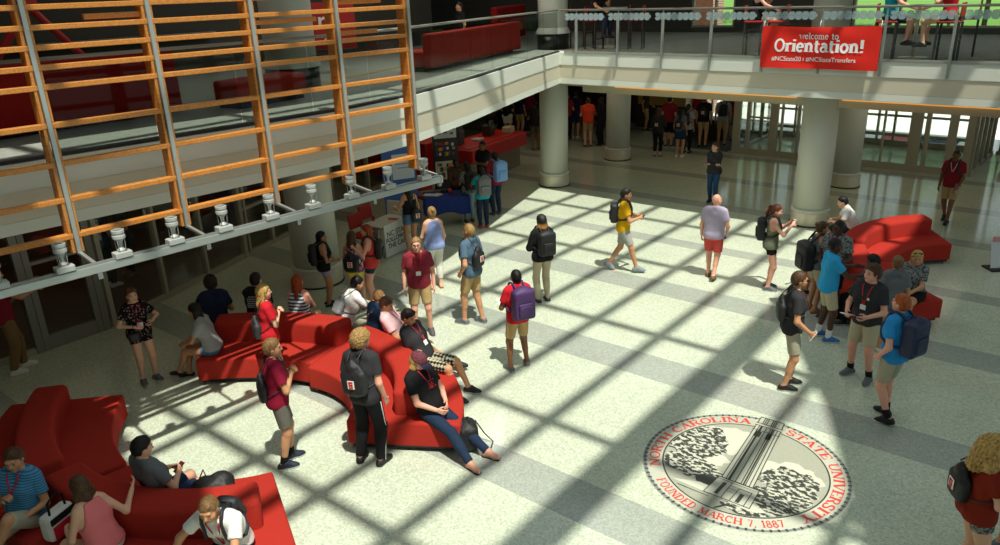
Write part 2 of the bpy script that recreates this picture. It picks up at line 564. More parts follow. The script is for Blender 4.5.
for x, w in ((-11.6, .16), (-10.35, .16), (-9.1, .16), (-7.85, .16), (-6.58, .17), (-5.33, .17), (-4.05, .52), (-2.80, .17), (-1.5, .17), (-.2, .17)):
    a = roof_pt(x, -3.2, ZR + .2); c = roof_pt(x, 20.6, ZR + .2); sk.bar((*a, ZR + .2), (*c, ZR + .2), w, .12)
for y, w in ((-1.7, .15), (1.4, .15), (4.47, .17), (7.4, .15), (10.66, .17), (13.8, .17), (16.6, .17)):
    a = roof_pt(-17.2, y, ZR + .25); c = roof_pt(1.2, y, ZR + .25); sk.bar((*a, ZR + .25), (*c, ZR + .25), w, .12)
tag(sk.build('skylight_grid', white), kind='structure')

# ------------------------------------------------------------------ columns
colm = mat('column_paint', '#c9cbbf', .45)


def column(x, y, r, label, z1=3.12):
    root = empty('column', (x, y, 0), 0, label, 'column', None, 'thing')
    MB().lathe((0, 0, 0), [(r, .33), (r, z1)], 48).build('shaft', colm, root)
    MB().lathe((0, 0, 0), [(r + .02, .33), (r + .045, .34), (r + .045, .385), (r + .03, .405), (r, .415)], 48).build('collar', colm, root, smooth='angle')
    MB().lathe((0, 0, 0), [(r + .035, .03), (r + .035, .33), (r, .34)], 48).build('base_drum', steel, root, smooth='angle')
    MB().lathe((0, 0, 0), [(r + .06, .0), (r + .06, .03), (r, .03)], 48).build('floor_ring', dark, root, smooth='angle')
    return root


def col_xy(px, py, r):
    f = at(px, py); d = f[:2] / np.linalg.norm(f[:2]); return tuple(f[:2] + d * (r + .06))


K1, K2, K3, K4 = col_xy(554.5, 188.2, .41), col_xy(617.5, 161.5, .40), col_xy(808, 228.2, .395), col_xy(843.5, 189, .36)
column(*K1, .41, 'round column with steel base where the two upper floor edges meet')
column(*K3, .395, 'round pale column with steel base below the red banner')
column(*K2, .395, 'round grey column standing deeper under the upper floor beside the crowd')
column(*K4, .36, 'round shadowed column behind the pale column, before the glass doors')
column(-12.35, 9.1, .47, 'wide round column behind the three young women under the upper floor')
for x, y, r, l in ((*K1, .41, 'pale upper floor column behind the glass railing corner, dark base'), (*K3, .395, 'pale upper floor column standing behind the red banner'), (-12.35, 9.1, .47, 'pale upper floor column seen through the timber rails')):
    root = empty('column', (x, y, 3.9), 0, l, 'column', None, 'thing')
    MB().lathe((0, 0, 0), [(r, .5), (r, 3.4)], 48).build('shaft', colm, root)
    MB().lathe((0, 0, 0), [(r + .07, .42), (r + .07, .46), (r, .58)], 48).build('collar', colm, root, smooth='angle')
    MB().lathe((0, 0, 0), [(r + .03, 0), (r + .03, .42)], 48).build('base_drum', mat('dark_steel', '#3c3c39', .3, .8), root)

# ------------------------------------------------------------------ glass railings
rail = empty('glass_railing', (-5, 17.1, 3.9), 0, 'glass railing with steel posts along the far upper floor behind the banner', 'railing')


def at_root(o, root):
    o.parent = root; o.matrix_parent_inverse = Matrix.Translation(-Vector(root.location)); return o


def tube_path(p, z): return [(x, y, z) for x, y in p]


at_root(MB().tube([(-11.7, 17.08, 4.97), (14, 17.08, 4.97)], .026, 12).build('handrail', mat('rail_steel', '#8d8b80', .4, .4)), rail)
px0 = [-11.22 + 1.21 * i for i in range(19)]
for x in px0: at_root(MB().box((x, 17.06, 4.22), (.045, .06, 1.16)).box((x, 17.08, 4.88), (.02, .02, .2)).build('post', alu), rail)
at_root(MB().box((1.2, 17.10, 3.945), (25.6, .07, .05)).build('base_shoe', alu), rail)
for x in px0[:-1]: at_root(MB().box((x + .605, 17.09, 4.43), (1.17, .012, .92)).build('glass_panel', gclear), rail)
fb = MB(); x = -11.5; i = 0
while x < 6:
    if i % 9 < 8:
        for dy in (-.043, .043): fb.prism([(x + .07 * math.cos(t), dy + .046 * math.sin(t)) for t in (PI / 8 + np.arange(8) * PI / 4)], 0, .004)
        fb.box((x + .07, 0, .002), (.06, .06, .004))
    x += .142; i += 1
o = fb.build('frosted_band', mat('frosted_film', '#a4b8bb', .6, alpha=.62)); o['kind'] = 'stuff'; o.rotation_euler = (PI / 2, 0, 0); o.location = (0, 17.075, 4.81); o.parent = rail; o.matrix_parent_inverse = Matrix.Translation(-Vector(rail.location))
rail2 = empty('glass_railing', (-10, 11, 3.9), 0, 'frameless glass railing along the bright curved upper floor edge', 'railing')
E2 = [(-11.75, 17.1)] + EDGE[2:9]
PB = [Vector((x - .06, y)) for x, y in E2]
at_root(MB().tube([(p.x, p.y, 4.97 + .045 * min(1, i / 2)) for i, p in enumerate(PB)], .021, 12).build('handrail', mat('rail_steel', '#8d8b80', .4, .4)), rail2)
at_root(MB().sweep([(p.x, p.y) for p in PB], [(-.04, 3.9), (-.04, 3.97), (.04, 3.97), (.04, 3.9)]).build('base_shoe', dark), rail2)
tot = [0.0]
for a, c in zip(PB, PB[1:]): tot.append(tot[-1] + (c - a).length)


def along(s):
    for i in range(len(PB) - 1):
        if s <= tot[i + 1] or i == len(PB) - 2:
            return PB[i].lerp(PB[i + 1], (s - tot[i]) / (tot[i + 1] - tot[i]))


s = .05
while s + 1.15 < tot[-1]:
    a, c = along(s), along(s + 1.13)
    at_root(MB().bar((a.x, a.y, 4.45), (c.x, c.y, 4.45), .014, .96).build('glass_panel', gdark), rail2)
    s += 1.15

# ------------------------------------------------------------------ timber screen, light track, spotlights
UA = math.radians(85.4); UU = V3(math.cos(UA), math.sin(UA), 0); NN = V3(-UU[1], UU[0], 0)
sc_p = lambda u, z, d=9.05: NN * d + UU * u + V3(0, 0, z)
wood = mat('oak', '#ad6a28', .5, pattern='wood', col2='#d28d40', scale=1.4)
scr = empty('timber_screen', sc_p(3, 0), 0, 'tall oak slat screen with metal fins hanging before the upper floor', 'screen')
MUL = [-2.42, -1.16, .09, 1.345, 2.60, 3.855, 5.11, 6.365, 7.62]
for u in MUL:
    f = MB()
    for o in (-.045, .045): f.bar(sc_p(u + o, 2.98, 9.13), sc_p(u + o, 7.2, 9.13), .03, .17, up=NN)
    f = at_root(f.build('timber_fin', wood), scr)
    g = MB().bar(sc_p(u, 2.96, 9.03), sc_p(u, 7.2, 9.03), .045, .05, up=NN).build('metal_strip', alu, f)
for z in (3.168, 3.576, 3.97, 4.379, 4.774, 4.972, 5.17, 5.368, 5.566, 5.764, 5.962, 6.16, 6.358, 6.75):
    at_root(MB().bar(sc_p(-2.42, z, 9.09), sc_p(7.66, z, 9.09), .10, .055, .006).build('rail', wood), scr)
for (u0, u1, z) in ((5.2, 6.1, 5.28), (6.4, 7.1, 5.07), (3.2, 3.85, 5.45), (6.45, 7.2, 5.47)):
    at_root(MB().bar(sc_p(u0, z, 9.13), sc_p(u1, z, 9.13), .06, .06, .005).build('sun_patch_board', wood), scr)  # added boards standing in for sun patches on the rails
trk = empty('light_track', sc_p(3, 3, 8.59), 0, 'long white metal light track hung below the oak screen', 'light track')
at_root(MB().bar(sc_p(-2.5, 2.90, 8.59), sc_p(7.62, 2.875, 8.59), .11, .09, .008).build('channel', alu), trk)
at_root(MB().bar(sc_p(-2.5, 2.952, 8.59), sc_p(7.62, 2.927, 8.59), .05, .02).build('groove_strip', mat('track_grey', '#8b918f', .4, .5)), trk)
at_root(MB().bar(sc_p(7.62, 2.875, 8.59), sc_p(7.66, 2.875, 8.59), .13, .11, .01).build('end_cap', alu), trk)
for u in MUL: at_root(MB().bar(sc_p(u, 2.975, 9.03), sc_p(u, 2.935, 8.62), .04, .03).box(sc_p(u + .02, 2.81, 8.6), (.05, .05, .1), UA).build('bracket', alu), trk)
names = ['first', 'second', 'third', 'fourth', 'fifth', 'sixth', 'seventh', 'eighth', 'ninth']
whitem = mat('lamp_white', '#a9adaa', .4); clearp = mat('lamp_rod', '#a8adab', .3, .5)
for i, u in enumerate((2.32, 2.92, 3.52, 4.13, 4.77, 5.40, 6.03, 6.68, 7.36, 1.70)):
    p = sc_p(u - .03, 2.945 - .0025 * u, 8.58)
    lab = f'white metal spotlight facing up on the light track, {names[i]} counted from the screen\'s near end' if i < 9 else 'spotlight cut off by the picture edge at the near end of the light track'
    r = empty('spotlight', p, UA, lab, 'spotlight', 'spotlights on the light track'); r.scale = (.88, .88, .90)
    MB().box((0, 0, .04), (.21, .14, .075), bev=.01).build('ballast_box', whitem, r)
    MB().lathe((0, 0, 0), [(.045, .075), (.05, .10), (.018, .14), (.022, .19), (.060, .235), (.062, .25)], 20).build('reflector', whitem, r, smooth='angle')
    for k in range(4):
        a = PI / 4 + k * PI / 2; MB().tube([(.055 * math.cos(a), .055 * math.sin(a), .07), (.066 * math.cos(a), .066 * math.sin(a), .25)], .005, 6).build('cage_rod', clearp, r)
    hd = MB().lathe((0, 0, 0), [(.062, .235), (.078, .25), (.078, .285), (.070, .29), (.070, .31), (.076, .315), (.076, .35), (.066, .355), (.062, .33)], 28).build('lamp_head', whitem, r, smooth='angle')
    MB().lathe((0, 0, 0), [(0.0001, .335), (.063, .335), (.063, .33)], 24).build('lens', mat('lens_dark', '#2b2f33', .1), hd)

# ------------------------------------------------------------------ glazed walls


def glazed(name, pts, z0, z1, posts, rails, m=framem, g=gclear, w=.07, depth=.12, pane=True):
    """Framed glazing along a straight line: posts at fractions, rails at heights."""
    a, c = Vector((*pts[0], 0)), Vector((*pts[1], 0)); L_ = (c - a).length; d = (c - a) / L_; ang = math.atan2(d.y, d.x)
    f = MB()
    for t in posts:
        tt, ww = t if isinstance(t, tuple) else (t, w)
        p = a + d * tt; f.box((p.x, p.y, (z0 + z1) / 2), (ww, depth, z1 - z0), ang)
    for r in rails:
        zz, hh = r[:2]; s0, s1 = (r[2], r[3]) if len(r) > 2 else (0, L_)
        p = a + d * (s0 + s1) / 2; f.box((p.x, p.y, zz), (s1 - s0, depth * .8, hh), ang)
    o = tag(f.build(name, m), kind='structure')
    if pane:
        p = (a + c) / 2; MB().box((p.x, p.y, (z0 + z1) / 2), (L_, .012, z1 - z0), ang).build('pane', g, o)
    return o


glazed('door_1', ((-13.68, 4.12), (-13.68, 5.36)), 0, 2.9, ((.05, .12), (.17, .10), (1.07, .10), (1.19, .12)), ((.12, .24), (1.55, .05), (2.15, .12), (2.85, .1)), mat('door_frame', '#85857a', .5, .2))
glazed('window_1', ((-13.68, -6), (-13.68, 4.1)), 0, 2.9, (.05, 2.5, 5.0, 7.5, 8.9), ((.05, .1), (2.85, .1)))
glazed('window_2', ((-13.70, 5.40), (-15.62, 10.9)), 0, 2.9, ((.06, .10), 1.42, 2.65, (3.95, .1), 4.1, (5.0, .1), 5.75), ((.05, .1), (2.85, .1), (1.1, .06, 3.95, 5.0)))
glazed('window_3', ((-15.62, 10.9), (-18.8, 19.8)), 0, 2.9, (.05, 2.0, 4.0, 6, 8), ((.05, .1), (2.85, .1)))
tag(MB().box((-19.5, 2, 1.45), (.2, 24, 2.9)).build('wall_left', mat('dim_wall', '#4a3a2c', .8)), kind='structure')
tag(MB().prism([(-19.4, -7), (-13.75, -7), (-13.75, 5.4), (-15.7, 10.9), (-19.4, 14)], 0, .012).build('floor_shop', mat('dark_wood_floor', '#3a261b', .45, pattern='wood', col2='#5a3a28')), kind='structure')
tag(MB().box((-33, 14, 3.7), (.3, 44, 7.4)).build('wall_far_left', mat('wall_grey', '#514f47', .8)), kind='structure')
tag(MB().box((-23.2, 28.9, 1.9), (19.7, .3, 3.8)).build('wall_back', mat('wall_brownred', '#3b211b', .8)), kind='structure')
# entrance with vestibule
glazed('window_4', ((-10.16, 25.1), (-3.1, 25.1)), 0, 2.95, ((.12, .24), (.5, .1), (1.36, .25), (1.62, .06), (2.15, .08), (3.0, .2), (3.9, .16), (4.68, .05), (5.55, .3), (5.86, .1), (6.5, .22), (6.95, .2)), ((.1, .2), (2.88, .14), (1.25, .05, .5, 1.36)))
glazed('window_5', ((-3.1, 25.1), (-3.0, 28.7)), 0, 2.95, (.05, .8, 1.6, 2.4, 3.2), ((.06, .12), (2.88, .14)))
glazed('window_6', ((-10.1, 25.1), (-10.1, 28.7)), 0, 2.95, (1.2, 2.4, 3.5), ((.06, .12), (2.88, .14)))
glazed('window_7', ((-10.2, 28.75), (-3.0, 28.75)), 0, 2.95, ((.1, .2), .9, 1.8, 2.6, 3.3, 3.72, 4.24, 4.76, (5.25, .12), 6.1, (6.9, .2)), ((.1, .2), (1.02, .07), (.38, .1), (2.88, .12)))
glazed('window_8', ((-13.3, 28.75), (-10.2, 28.75)), 0, 2.95, (.06, .75, 1.7, 2.45, 3.0), ((.06, .12), (.5, .06), (2.88, .12)))
glazed('window_9', ((-2.9, 28.75), (15, 28.75)), 0, 2.95, (.1, 1.5, 3, 4.5, 6, 7.5, 9, 12), ((.06, .12), (1.1, .06), (2.88, .12)))
tag(MB().prism([(-13.1, 25.1), (-10.35, 25.1), (-10.35, 28.5), (-13.1, 28.5)], 0, .012).build('floor_mat', mat('entrance_mat', '#4a4c4c', .9)), 'dark grey entrance mat on the floor before the bright doorway', 'floor mat', kind='thing')
# upper floor back wall with windows
uw = mat('upper_wall', '#45443d', .8)
wl = MB()
for x0, x1, z0, z1 in ((-34, -12.1, 3.9, 7.3), (-10.55, -6.9, 3.9, 7.3), (-12.1, -10.55, 3.9, 4.05), (-6.9, 3.9, 3.9, 4.05), (3.9, 15, 3.9, 7.3), (-12.1, 3.9, 6.9, 7.3)): wl.box(((x0 + x1) / 2, 25.6, (z0 + z1) / 2), (x1 - x0, .25, z1 - z0))
tag(wl.build('wall_back_upper', uw), kind='structure')
glazed('window_10', ((-12.1, 25.6), (-10.55, 25.6)), 4.05, 6.9, (.04, .85, 1.5), ((4.09, .06),))
glazed('window_11', ((-6.9, 25.6), (3.9, 25.6)), 4.05, 6.9, (.04, 1.3, 2.6, 3.9, 5.2, 6.5, 8, 9.4, 10.7), ((4.09, .06),))
tag(MB().box((-18.2, 6, 5.6), (.25, 26, 3.4)).build('wall_left_upper', mat('upper_dark_wall', '#35352d', .8)), kind='structure')
tag(MB().box((-17.95, 4, 4.75), (.3, 14, .12)).build('trim_4', mat('sill_grey', '#77766a', .6)), kind='structure')
tag(MB().box((-33, 12, 5.6), (.3, 30, 3.4)).build('wall_far_upper', uw), kind='structure')
tag(MB().box((3.0, -8, 5.5), (42, .3, 11)).build('wall_near', mat('near_wall', '#989d98', .8)), kind='structure')
tag(MB().box((15.8, 10, 9.4), (.3, 38, 3.2)).build('wall_right', mat('right_wall', '#a9aea8', .8)), kind='structure')

# ------------------------------------------------------------------ outdoors
tag(MB().prism([(-120, 28.9), (120, 28.9), (120, 60), (-120, 60)], -.25, -.02).build('pavement', mat('paving', '#eeece6', .8, pattern='mottle', col2='#f4f2ec')), kind='structure')
tag(MB().prism([(-200, 60), (200, 60), (200, 260), (-200, 260)], -.3, -.02).build('lawn', mat('lawn_green', '#5f8a35', .9, pattern='mottle', col2='#79a244')), kind='structure')
brick = mat('red_brick', '#9a5a3c', .8)
_bt = brick.node_tree.nodes.new('ShaderNodeTexBrick'); _bt.inputs['Scale'].default_value = 5
_bt.inputs['Color1'].default_value = lin('#a25f40'); _bt.inputs['Color2'].default_value = lin('#8a4a30'); _bt.inputs['Mortar'].default_value = lin('#b9a48f')
_mp = brick.node_tree.nodes.new('ShaderNodeMapping'); _mp.inputs['Rotation'].default_value = (PI / 2, 0, 0)
brick.node_tree.links.new(brick.node_tree.nodes['Texture Coordinate'].outputs['Object'], _mp.inputs[0]); brick.node_tree.links.new(_mp.outputs[0], _bt.inputs[0])
brick.node_tree.links.new(_bt.outputs[0], brick.node_tree.nodes['Principled BSDF'].inputs['Base Color'])
tag(MB().box((-14.75, 32.5, 4.5), (1.1, 1.1, 9)).box((-14.75, 32.5, 9.1), (1.3, 1.3, .2)).build('brick_pier', brick), 'red brick pier standing outdoors behind the far windows', 'pier')
tag(MB().prism([(-6.6, 29.6), (-5.6, 29.6), (-5.6, 31), (-6.6, 31)], -.02, .01).build('door_mat', mat('mat_red', '#c0474f', .9)), 'red mat lying outside the glass doors', 'door mat')
tag(MB().prism([(-5.5, 29.6), (-4.2, 29.6), (-4.2, 31), (-5.5, 31)], -.02, .01).build('door_mat', mat('mat_navy', '#262c44', .9)), 'navy mat lying outside the glass doors beside the red mat', 'door mat')


def tree(x, y, h, r, label, seed, c1='#4f8a2a', c2='#86b845'):
    rn = np.random.default_rng(seed); root = empty('tree', (x, y, -.02), 0, label, 'tree', 'trees outside the upper windows')
    m = MB(); m.tube([(0, 0, 0), (.1, .05, h * .35), (0, .1, h * .6)], [.22, .17, .10], 10)
    for k in range(6):
        a = k * 1.05; m.tube([(0, .05, h * (.35 + .03 * k)), (math.cos(a) * r * .4, math.sin(a) * r * .4, h * .6), (math.cos(a) * r * .7, math.sin(a) * r * .7, h * .75)], [.09, .06, .02], 7)
    m.build('trunk', mat('bark', '#4d3f31', .9), root)
    n = 2600; cl = rn.normal(size=(60, 3)); cl /= np.linalg.norm(cl, axis=1)[:, None]; cl *= rn.uniform(.3, 1, (60, 1)) * np.array([r, r, h * .33])
    c = cl[rn.integers(0, 60, n)] + rn.normal(size=(n, 3)) * r * .17 + np.array([0, 0, h * .66])
    u = rn.normal(size=(n, 3)); u /= np.linalg.norm(u, axis=1)[:, None]; v = np.cross(u, rn.normal(size=(n, 3))); v /= np.linalg.norm(v, axis=1)[:, None]
    s_ = rn.uniform(.10, .2, (n, 1)) * r / 2.2
    P = np.stack([c - u * s_, c - v * s_ * .6, c + u * s_, c + v * s_ * .6], 1).reshape(-1, 3)
    link('foliage', np_mesh('foliage', P, np.arange(n * 4).reshape(n, 4), False), mat('leaf_' + c1, c1, .6, pattern='mottle', col2=c2, scale=.6), root)


for i, (x, y, h, r, l) in enumerate(((-31, 80, 15, 5.4, 'leafy green tree seen through the window behind the brick pier'), (-21, 92, 15, 5.4, 'leafy tree outside the far upper window beside the pale column'), (-10.5, 78, 14, 5.2, 'bright green tree outside behind the people on tall stools'),
                                     (2.5, 86, 15, 5.6, 'tree outside the upper window at the right picture edge'), (-46, 104, 16, 6, 'distant tree beyond the lawn outside the far upper window'))):
    tree(x, y, h, r, l, i + 3)

# ------------------------------------------------------------------ red serpentine sofas
redf = mat('red_fabric', '#b23327', .9, pattern='heather', col2='#96241b', scale=.6, spec=.2, bump=.25); black = mat('black_base', '#141414', .5)


def arc_pts(c, r0, r1, a0, a1, n=26):
    A = np.radians(np.linspace(a0, a1, n))
    return [(c[0] + r1 * math.cos(a), c[1] + r1 * math.sin(a)) for a in A] + [(c[0] + r0 * math.cos(a), c[1] + r0 * math.sin(a)) for a in A[::-1]]


def sofa(label, units, parent_at):
    root = empty('serpentine_sofa', (*parent_at, 0), 0, label, 'sofa')
    for c, r0, a0, a1, b0, b1, flip in units:
        r1 = r0 + 1.5; c = (c[0] - parent_at[0], c[1] - parent_at[1])
        n = 2; gap = .25
        da = (a1 - a0)
        st = MB().prism(arc_pts(c, r0, r1, a0 + gap, a1 - gap), .10, .43, .035).build('seat', redf, root, smooth='angle')
        m = MB().prism(arc_pts(c, r0 + .06, r1 - .06, a0 + 1.2, a1 - 1.2), .04, .10); m.build('plinth', black, root)
        for a in (a0 + 2.5, a1 - 2.5):
            for r in (r0 + .10, r1 - .10):
                t = math.radians(a); MB().lathe((c[0] + r * math.cos(t), c[1] + r * math.sin(t), 0), [(.025, 0), (.025, .1)], 14).build('foot', steel, root)
        k0 = r0 + .60; bm_ = MB()
        A = arc_pts(c, k0, k0 + .42, b0, b1)
        bm_.prism(A, .40, .78, .07, 4); bm_.build('backrest', redf, root, smooth='angle')
    return root


CB, CA = (-8.30, 4.55), (-8.22, 4.75)
sofa('red serpentine sofa in the middle, where the man in the cap sits', [(CB, 1.48, 31, 105, 36, 95, 0), ((-7.93, 3.25), 2.95, 105, 141.5, 104, 137.5, 0)], (-8.3, 6.5))
sofa('red serpentine sofa in the near corner, partly cut off by the picture edge', [(CA, 1.48, -97, -26, -95, -32, 0), ((-8.13, 6.10), 2.95, 226, 263, 229.5, 262, 0)], (-8.5, 2.6))
CC = (-1.35, 15.72)
sofa('red serpentine sofa on the right beside the pale column', [(CC, 1.48, 122, 196, 127, 193, 0), ((.07, 16.13), 2.95, 196, 233, 198, 222, 0)], (-3.4, 15.5))
# ------------------------------------------------------------------ lettering
def text_obj(name, s, size, m, parent=None, align='CENTER', bold=.0, ext=.003, shear=0.0, sp=1.0):
    cu_ = bpy.data.curves.new(name, 'FONT'); cu_.body = s; cu_.size = size; cu_.align_x = align; cu_.align_y = 'CENTER'
    cu_.offset = bold; cu_.extrude = ext; cu_.shear = shear; cu_.space_character = sp; cu_.materials.append(m)
    t = bpy.data.objects.new(name, cu_); COL.objects.link(t); bpy.context.view_layer.update()
    me = bpy.data.meshes.new_from_object(t.evaluated_get(bpy.context.evaluated_depsgraph_get()))
    bpy.data.objects.remove(t); bpy.data.curves.remove(cu_)
    return link(name, me, None, parent)


# slab-serif glyphs drawn as strokes: (points..., width factor); unit box height 1
def arc(cx, cy, rx, ry, a0, a1, n=10):
    return [(cx + rx * math.cos(math.radians(a)), cy + ry * math.sin(math.radians(a))) for a in np.linspace(a0, a1, n)]


TH, TN = .17, .075
GL = {
    'N': (.84, [([(.14, 0), (.14, 1)], TN), ([(.14, .97), (.70, .03)], TH), ([(.70, 0), (.70, 1)], TN)], [(.14, 0), (.10, 1), (.70, 1)]),
    'O': (.86, [(arc(.43, .5, .33, .47, 0, 360, 24), .12)], []),
    'R': (.82, [([(.16, 0), (.16, 1)], TH), ([(.16, .96)] + arc(.42, .73, .20, .23, 90, -90) + [(.16, .50)], .10), ([(.42, .5), (.72, 0)], TH)], [(.16, 0), (.13, 1), (.72, 0)]),
    'T': (.78, [([(.39, 0), (.39, 1)], TH), ([(.05, .96), (.73, .96)], TN), ([(.06, .98), (.06, .76)], TN), ([(.72, .98), (.72, .76)], TN)], [(.39, 0)]),
    'H': (.90, [([(.17, 0), (.17, 1)], TH), ([(.73, 0), (.73, 1)], TH), ([(.17, .5), (.73, .5)], TN)], [(.17, 0), (.17, 1), (.73, 0), (.73, 1)]),
    'C': (.80, [(arc(.44, .5, .34, .47, 50, 310, 20), .13), ([(.66, .68), (.68, .98)], TN)], []),
    'A': (.84, [([(.12, 0), (.42, 1)], TN), ([(.42, 1), (.72, 0)], TH), ([(.22, .33), (.62, .33)], TN)], [(.12, 0), (.72, 0)]),
    'L': (.72, [([(.17, 0), (.17, 1)], TH), ([(.17, .04), (.62, .04)], TN), ([(.63, 0), (.63, .28)], TN)], [(.17, 1), (.14, 0)]),
    'I': (.42, [([(.21, 0), (.21, 1)], TH)], [(.21, 0), (.21, 1)]),
    'S': (.66, [(arc(.32, .74, .22, .22, 40, 270, 14) + arc(.32, .26, .24, .24, 90, -140, 14), .13), ([(.52, .70), (.53, .98)], TN), ([(.11, .02), (.10, .30)], TN)], []),
    'E': (.74, [([(.17, 0), (.17, 1)], TH), ([(.17, .96), (.62, .96)], TN), ([(.17, .5), (.5, .5)], TN), ([(.17, .04), (.64, .04)], TN), ([(.63, .98), (.63, .74)], TN), ([(.65, .02), (.65, .28)], TN)], [(.12, 0), (.12, 1)]),
    'U': (.86, [([(.17, 1), (.17, .32)] + arc(.43, .30, .26, .28, 180, 360, 12) + [(.69, 1)], .12)], [(.17, 1), (.69, 1)]),
    'V': (.82, [([(.10, 1), (.42, 0)], TH), ([(.42, 0), (.72, 1)], TN)], [(.11, 1), (.71, 1)]),
    'Y': (.80, [([(.10, 1), (.40, .48)], TH), ([(.40, .48), (.70, 1)], TN), ([(.40, .5), (.40, 0)], TH)], [(.12, 1), (.68, 1), (.40, 0)]),
    'F': (.70, [([(.17, 0), (.17, 1)], TH), ([(.17, .96), (.62, .96)], TN), ([(.17, .5), (.5, .5)], TN), ([(.62, .98), (.62, .72)], TN)], [(.17, 0), (.12, 1)]),
    'D': (.84, [([(.17, 0), (.17, 1)], TH), ([(.17, .96)] + arc(.36, .5, .34, .46, 90, -90, 14) + [(.17, .04)], .11)], [(.12, 0), (.12, 1)]),
    'M': (1.0, [([(.15, 0), (.15, 1)], TN), ([(.15, .98), (.5, .1)], TH), ([(.5, .1), (.83, .98)], TN), ([(.83, 0), (.83, 1)], TH)], [(.15, 0), (.12, 1), (.83, 0), (.86, 1)]),
    '7': (.60, [([(.08, .95), (.52, .95), (.24, 0)], .13)], []), '1': (.44, [([(.22, 0), (.22, 1), (.08, .86)], .15)], [(.22, 0)]),
    '8': (.60, [(arc(.29, .74, .17, .22, 0, 360, 16), .11), (arc(.29, .26, .21, .24, 0, 360, 16), .12)], []), ',': (.30, [([(.14, .08), (.10, -.14)], .13)], []), ' ': (.42, [], []),
    'r': (.52, [([(.17, 0), (.17, .68)], TH), ([(.17, .42)] + arc(.40, .46, .2, .18, 170, 60, 6), .12)], [(.19, 0), (.12, .68)]),
    'i': (.36, [([(.18, 0), (.18, .68)], TH), ([(.18, .84), (.18, .98)], TH)], [(.18, 0), (.13, .68)]),
    'e': (.62, [(arc(.30, .34, .22, .31, 0, 320, 18), .13), ([(.10, .36), (.52, .36)], .08)], []),
    'n': (.74, [([(.17, 0), (.17, .68)], TH), ([(.17, .45)] + arc(.36, .42, .19, .23, 160, 0, 10) + [(.55, 0)], .15)], [(.17, 0), (.12, .68), (.56, 0)]),
    't': (.48, [([(.20, .9), (.20, .2)] + arc(.34, .18, .14, .15, 180, 300, 8), .15), ([(.04, .64), (.42, .64)], .09)], []),
    'a': (.64, [(arc(.27, .22, .19, .19, 0, 360, 16), .11), ([(.47, 0), (.47, .44)] + arc(.29, .45, .18, .21, 0, 150, 8), .14)], [(.52, 0)]),
    'o': (.66, [(arc(.32, .34, .23, .31, 0, 360, 22), .14)], []), 'w': (.90, [([(.08, .66), (.27, .02), (.44, .62), (.61, .02), (.80, .66)], .11)], [(.1, .66), (.78, .66)]),
    'l': (.36, [([(.18, 0), (.18, 1)], .14)], [(.18, 0), (.14, 1)]), 'c': (.56, [(arc(.29, .34, .21, .31, 45, 315, 16), .12)], []),
    'm': (1.02, [([(.15, 0), (.15, .68)], .13), ([(.15, .45)] + arc(.32, .44, .17, .21, 160, 0, 8) + [(.49, 0)], .12), ([(.49, .45)] + arc(.66, .44, .17, .21, 160, 0, 8) + [(.83, 0)], .12)], [(.15, 0), (.11, .68), (.49, 0), (.84, 0)]),
    '!': (.36, [([(.18, .32), (.18, 1)], TH), ([(.18, 0), (.18, .14)], TH)], []),
}


def glyph_quads(ch, serif=.20, wt=1.0):
    w, strokes, ser = GL[ch]; out = []
    for pts, th in strokes:
        th *= wt
        P = [Vector(p) for p in pts]; L_, R_ = [], []
        closed = (P[0] - P[-1]).length < 1e-4
        for i, p in enumerate(P):
            if closed: d = P[(i + 1) % (len(P) - 1)] - P[(i - 1) % (len(P) - 1)] if i < len(P) - 1 else P[1] - P[-2]
            else: d = P[min(i + 1, len(P) - 1)] - P[max(i - 1, 0)]
            d.normalize(); n = Vector((-d.y, d.x)) * th / 2
            L_.append(p + n); R_.append(p - n)
        for i in range(len(P) - 1): out.append((L_[i], R_[i], R_[i + 1], L_[i + 1]))
    for x, y in ser:
        h = .075; y0 = y if y < .3 else y - h
        out.append((Vector((x - serif, y0)), Vector((x + serif, y0)), Vector((x + serif, y0 + h)), Vector((x - serif, y0 + h))))
    return w, out


def letters_mesh(name, quads3, m, parent, step=(0, 0, .00004)):
    V = []; F = []
    for j, q in enumerate(quads3):
        i = len(V); V += [tuple(c + e * j for c, e in zip(v, step)) for v in q]; F.append((i, i + 1, i + 2, i + 3))
    me = bpy.data.meshes.new(name); me.from_pydata([tuple(v) for v in V], [], F); me.update()
    return link(name, me, m, parent)


# ------------------------------------------------------------------ the seal set in the floor
SX, SY = -2.765, 7.925
ink = mat('seal_ink', '#3b3d38', .4); cream = mat('seal_cream', '#c0c2b0', .35, pattern='heather', col2='#b2b4a3', scale=.4); sred = mat('seal_red', '#d8423a', .4)
seal = empty('floor_seal', (SX, SY, 0), 0, 'round emblem with red lettering set into the floor', 'floor emblem')


def flat(name, polys, z, m, parent):
    b = bmesh.new()
    for p in polys:
        f = b.faces.new([b.verts.new((x, y, z)) for x, y in p])
        f.normal_update()
        if f.normal.z < 0: f.normal_flip()
    me = bpy.data.meshes.new(name); b.to_mesh(me); b.free(); return link(name, me, m, parent)


circ = lambda r, n=96: [(r * math.cos(2 * PI * k / n), r * math.sin(2 * PI * k / n)) for k in range(n)]


def annulus(r0, r1, n=96):
    A, Bq = circ(r0, n), circ(r1, n); return [(A[k], Bq[k], Bq[(k + 1) % n], A[(k + 1) % n]) for k in range(n)]


